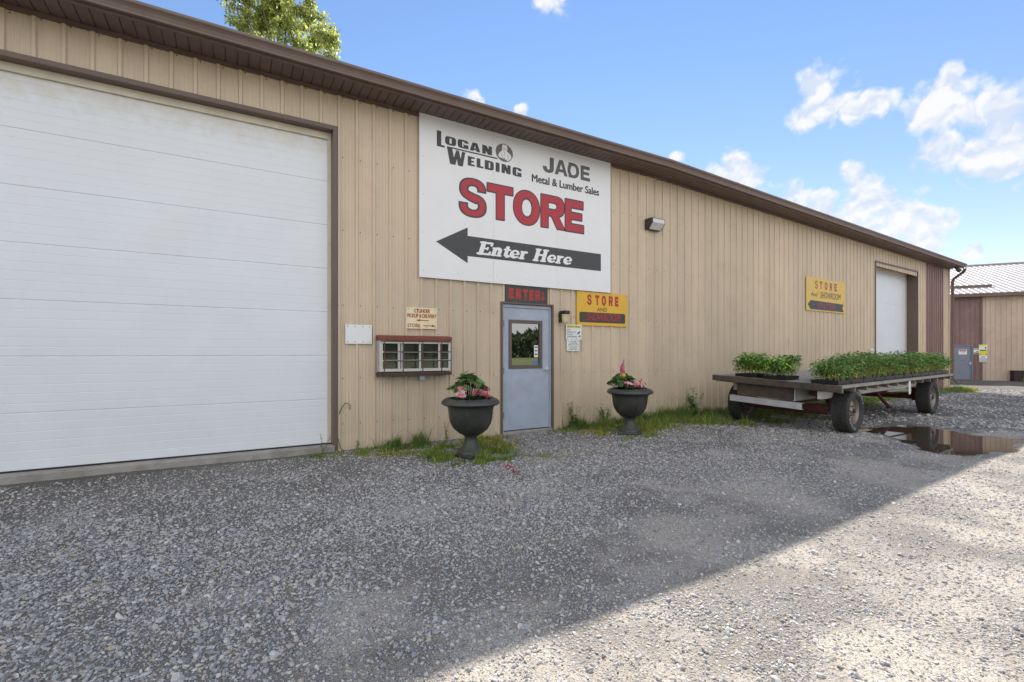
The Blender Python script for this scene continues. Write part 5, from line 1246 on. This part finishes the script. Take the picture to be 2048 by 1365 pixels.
mb = MB(); mb.tube([(AXF-.05,.45,.28),(AXF-.05,1.65,.28)], .02, 8); mb.build('steering_rod', M['oxred'], wg)
# wheels: outer side at local -y
def wheel_parts():
    tw = .122
    ty = MB(); ty.lathe([(.215,-.095),(.235,-.112),(.285,-tw-.006),(.325,-tw),(.342,-.106),(.350,-.085),(.350,.085),(.342,.106),(.325,tw),(.285,tw+.006),(.235,.112),(.215,.095)], 56, (0,0,0), 'y')
    nb = 40
    for i in range(nb):
        for j, (y0, y1) in enumerate(((-.108,-.050),(-.040,.040),(.050,.108))):
            g = 2*math.pi*(i+.5*(j % 2))/nb; dg = math.pi/nb*.72; r0, r1 = .345, .361 if j == 1 else .359
            vs = [(r*math.cos(g+s_*dg), yy, r*math.sin(g+s_*dg)) for r in (r0, r1) for s_ in (-1, 1) for yy in (y0, y1)]
            ty.add(vs, [(4,5,7,6),(0,2,3,1),(0,1,5,4),(2,6,7,3),(0,4,6,2),(1,3,7,5)])
    ty.m = 1     # raised pale sidewall lettering, worn
    rn_ = random.Random(9)
    for arc0 in (R(20), R(200)):
        for k in range(6):
            g = arc0 + k*R(11.5); 
            for q in range(3):
                g0 = g + q*R(3.0); 
                if rn_.random() < .2: continue
                vs = [(r*math.cos(a_), -tw-.0085+ (r-.285)*.10, r*math.sin(a_)) for r in (.270, .312) for a_ in (g0, g0+R(1.6))]
                ty.add(vs, [(0,1,3,2)])
            vs = [(r*math.cos(a_), -tw-.0085+(r-.285)*.10, r*math.sin(a_)) for r in ((.304,.313) if k % 2 else (.270,.279)) for a_ in (g, g+R(7.6))]
            ty.add([(x, y-.0006, z) for x, y, z in vs], [(0,1,3,2)])
    rm = MB(); rm.lathe([(.218,-.105),(.222,-.098),(.205,-.085),(.195,-.06),(.185,-.03),(.175,-.03),(.150,-.055),(.10,-.062),(.06,-.060),(.045,-.085),(.0,-.088)], 36, (0,0,0), 'y'); rm.lathe([(.218,.105),(.20,.09),(.19,.0),(.17,-.028)], 36, (0,0,0), 'y')
    hb = MB()
    hb.lathe([(.0,-.115),(.034,-.113),(.04,-.10),(.042,-.062)], 16, (0,0,0), 'y')
    for i in range(6):
        g = i*math.pi/3; hb.lathe([(0,-.078),(.011,-.078),(.011,-.058)], 6, (.085*math.cos(g),0,.085*math.sin(g)), 'y')
    return ty, rm, hb
ty, rm, hb = wheel_parts()
w0 = rm.build('wheel', M['rim'], wg, smooth='auto'); t0 = ty.build('tyre', [M['rubber'], M['tyrewhite']], w0, smooth='auto'); h0 = hb.build('hub', M['oxred'], w0, smooth='auto')
for i, (l, w, side) in enumerate(((AXF,TRK0,1),(AXR,TRK0,1),(AXF,TRK1,-1),(AXR,TRK1,-1))):
    if i == 0: o = w0
    else:
        o = w0.copy(); COL.objects.link(o); o.parent = wg
        for c in (t0, h0): q = c.copy(); COL.objects.link(q); q.parent = o
    o.location = (l, w, RW); o.rotation_euler = (0, .6*i, 0 if side > 0 else math.pi)
bpy.context.view_layer.update()
wm = Matrix.Translation((wx0, wy0, 0)) @ Matrix.Rotation(wrz, 4, 'Z')
def wpt(l, w, z): return wm @ Vector((l, w, z + dzf(l, w)))
q = wpt(3.05, -.045, .60)
t = thing('price_tag', 'white paper tag hanging from the edge of the wagon deck', 'tag', q, wrz+.06)
mb = MB(); mb.box(-.065,.065,-.003,0,-.09,.155); b = mb.build('card', M['tag'], t)
mb = MB()
for z, x in ((.10,.03),(.055,.01),(.01,.035)): mb.add([(-.04,-.0045,z),(x,-.0045,z),(x,-.0045,z+.006),(-.04,-.0045,z+.006)], [(0,1,2,3)])
mb.build('writing', M['vinylgrey'], b)

# ------------------------------------------------------------------ seedling trays
TW, TL, THh = .40, .485, .070
def tray_mesh():
    mb = MB(); x0, x1, y0, y1 = 0, TL, 0, TW; e = .012; th = .006
    o_ = [(x0+e,y0+e,0),(x1-e,y0+e,0),(x1-e,y1-e,0),(x0+e,y1-e,0)]; t_ = [(x0,y0,THh),(x1,y0,THh),(x1,y1,THh),(x0,y1,THh)]
    i_ = [(x0+th,y0+th,THh),(x1-th,y0+th,THh),(x1-th,y1-th,THh),(x0+th,y1-th,THh)]; s_ = [(x0+th+.004,y0+th+.004,THh-.014),(x1-th-.004,y0+th+.004,THh-.014),(x1-th-.004,y1-th-.004,THh-.014),(x0+th+.004,y1-th-.004,THh-.014)]
    mb.add(o_+t_+i_+s_, [(3,2,1,0)]+[(a+k, a+(k+1) % 4, a+4+(k+1) % 4, a+4+k) for a in (0,4,8) for k in range(4)]+[(12,13,14,15)])
    for k in range(1, 6): mb.box(x0+.01, x1-.01, y0+TW*k/6-.003, y0+TW*k/6+.003, THh-.013, THh+.004)
    return mb
def plants(seed, h, kind):
    rg = np.random.default_rng(seed); st = []; parts = []
    sv = MB()
    for i in range(7):
        for j in range(5):
            if rg.uniform() < .10: continue
            x = TL*(i+.5)/7+rg.normal(0,.012); y = TW*(j+.5)/5+rg.normal(0,.012); hh = h*rg.uniform(.58,1.12); pt_ = math.exp(rg.normal(0,.22))
            b_ = np.array([x,y,THh-.01]); tip = b_+np.array([rg.normal(0,.035),rg.normal(0,.035),hh])
            sv.tube([tuple(b_), tuple((b_+tip)/2+np.array([rg.normal(0,.006),rg.normal(0,.006),0])), tuple(tip)], [.0042,.0035,.002], 4)
            nl = int(58 if kind == 0 else 50)
            p0 = []; dr = []; nm = []; Ls = []
            for q in range(nl):
                f_ = rg.uniform(.10,1.0)**.70; p = b_+(tip-b_)*f_; a_ = rg.uniform(0,6.28); out = rg.uniform(.0,.062)*(1.2 if kind == 0 else 1.0)
                p = p+np.array([math.cos(a_)*out, math.sin(a_)*out, rg.uniform(-.012,.02)])
                if f_ < .6: p0.append(p); Ls.append(.038)
                else: p0.append(p); Ls.append(.048 if kind == 0 else .062)
                dr.append((math.cos(a_),math.sin(a_),rg.uniform(-.7,.25) if kind == 0 else rg.uniform(-.9,.2))); nm.append((rg.normal(0,.35),rg.normal(0,.35),1))
            Ls = np.array(Ls)*rg.uniform(.9,1.6,len(Ls)); T_ = rtone(rg,len(p0),(1,1,1),.3)*pt_
            lowz = np.array([p[2] for p in p0]) < THh+hh*.42; ye = lowz & (rg.uniform(0,1,len(p0)) < .35); T_[ye] *= np.array([3.2,1.7,.8])
            parts.append(leaves(p0, dr, nm, Ls, Ls*(.48 if kind == 0 else .46), T_))
    return cat(parts), sv
TV = []
tmesh = None
for v, (h, kind) in enumerate(((.29,0),(.38,0),(.42,0),(.34,1),(.35,0),(.32,0),(.40,0),(.36,1))):
    (V_, F_, T_), sv = plants(60+v, h, kind)
    TV.append((V_, F_, T_, sv, kind))
protos = {}
def copy_tray(v, pos, rz, label, group):
    if v not in protos:
        V_, F_, T_, sv, kind = TV[v]
        t = thing('seedling_tray', label, 'plant tray', pos, rz, group)
        tr_ = tray_mesh().build('tray', M['traymat'], t)
        npmesh('seedlings', V_, F_, M['seed'] if kind == 0 else M['pepper'], t, T_)
        s_ = sv.build('stems', M['stem'], t); a = s_.data.attributes.new('tone', 'FLOAT_COLOR', 'POINT'); a.data.foreach_set('color', np.tile([1.,1.,1.,1.], len(s_.data.vertices)).astype(np.float32))
        protos[v] = t; return t
    p = protos[v]; t = p.copy(); COL.objects.link(t); t.location = pos; t.rotation_euler = (0,0,rz); tag(t, label, 'plant tray', group)
    for c in p.children: q = c.copy(); COL.objects.link(q); q.parent = t
    return t
g1, g2 = 'trays of seedlings along the outer edge of the wagon', 'pair of pepper trays at the inner front corner of the wagon'
ordn = ['First','Second','Third','Fourth','Fifth','Sixth','Seventh','Eighth','Ninth','Tenth','Eleventh','Farthest']
seq = [0,4,2,1,6,5,2,4,1,6,5,4]
for i in range(12):
    l = .05 + i*.50
    lab = ('nearest tray of short seedlings at the front outer corner of the wagon deck' if i == 0 else
           f'{ordn[i].lower()} tray of leafy seedlings along the outer deck edge, counted from the front' if i < 11 else
           'farthest tray of leafy seedlings at the rear outer corner of the wagon deck')
    copy_tray(seq[i], wpt(l, .03, .806), wrz, lab, g1)
copy_tray(3, wpt(.04, .80, .806), wrz, 'tray of upright pepper seedlings on the front deck edge, nearer the camera', g2)
copy_tray(7, wpt(.05, 1.29, .806), wrz, 'tray of upright pepper seedlings on the front deck edge, nearer the wall', g2)

# ================================================================== TREES
def tree(x, y, h, cr, crz, nleaf, seed, label, lsize=.16):
    # limbs carry separate leaf clumps so sky shows between them
    rg = np.random.default_rng(seed); t = thing('tree', label, 'tree', (x, y, 0))
    tk = MB(); tk.tube([(0,0,-.2),(.1,.05,h*.25),(-.05,.1,h*.5),(.05,0,h*.78),(0,0,h*.97)], [.30,.24,.18,.09,.03], 10)
    clumps = []
    for k in range(46):
        a_ = rg.uniform(0,6.28); zf = rg.uniform(.30,1.0); rr = cr*math.sqrt(max(.05, 1-((zf-.62)/.42)**2))*rg.uniform(.35,1.0)
        tip = Vector((rr*math.cos(a_), rr*math.sin(a_)*1.0, h*zf)); b_ = Vector((0,0,h*max(.22, zf-.22)))
        mid = b_.lerp(tip,.5)+Vector((0,0,-.1*rr+.2)); tk.tube([b_, mid, tip], [.06*(1.2-zf)+.015,.03,.008], 5)
        for j in range(6):
            f_ = rg.uniform(.55,1.1); clumps.append((np.array(b_.lerp(tip,f_))+rg.normal(0,.30,3), rg.uniform(.28,.62)))
    tk.build('trunk', M['bark'], t, smooth='auto')
    per = nleaf//len(clumps); p0 = []
    for c, r_ in clumps:
        q = rg.normal(0,1,(per,3)); q /= np.linalg.norm(q,axis=1,keepdims=True); q *= (rg.uniform(0,1,(per,1))**.5)*r_; q[:,2] *= .7; p0.append(c+q)
    p0 = np.concatenate(p0); n = len(p0); dr = rg.normal(0,1,(n,3)); dr[:,2] -= .5; nm = rg.normal(0,.7,(n,3)); nm[:,2] += .8
    tone = rtone(rg, n, (1,1,1), .3); yel = rg.uniform(0,1,n) < .04; tone[yel] *= np.array([1.25,1.1,.8])
    V_, F_, T_ = leaves(p0, dr, nm, rg.uniform(.6,1.2,n)*lsize, rg.uniform(.5,.8,n)*lsize, tone)
    npmesh('crown', V_, F_, M['crown'], t, T_)
    return t
dt = ray(556, 100); tt = 27.0
tree(dt.x*tt/Vector((dt.x,dt.y)).length, -D + dt.y*tt/Vector((dt.x,dt.y)).length, 21.5, 3.75, .6, 40000, 12, 'tall yellow-green tree rising behind the warehouse roof', .19)
# far wood south of the meadow, seen in the door glass
rg = np.random.default_rng(77); n = 26000
xw = rg.uniform(-160, 160, n); hw = 4.2+3*vnoise(xw, xw*0, 14, 31)+2*vnoise(xw, xw*0, 5, 32); zz = hw*rg.uniform(0,1,n)**.8
p0 = np.stack([xw, -112+rg.normal(0,3,n), zz],1); dr = rg.normal(0,1,(n,3)); nm = rg.normal(0,1,(n,3))
V_, F_, T_ = leaves(p0, dr, nm, 1.9, 1.3, rtone(rg,n,(1,1,1),.35)); tag(npmesh('far_wood', V_, F_, M['woods'], None, T_), kind='stuff')
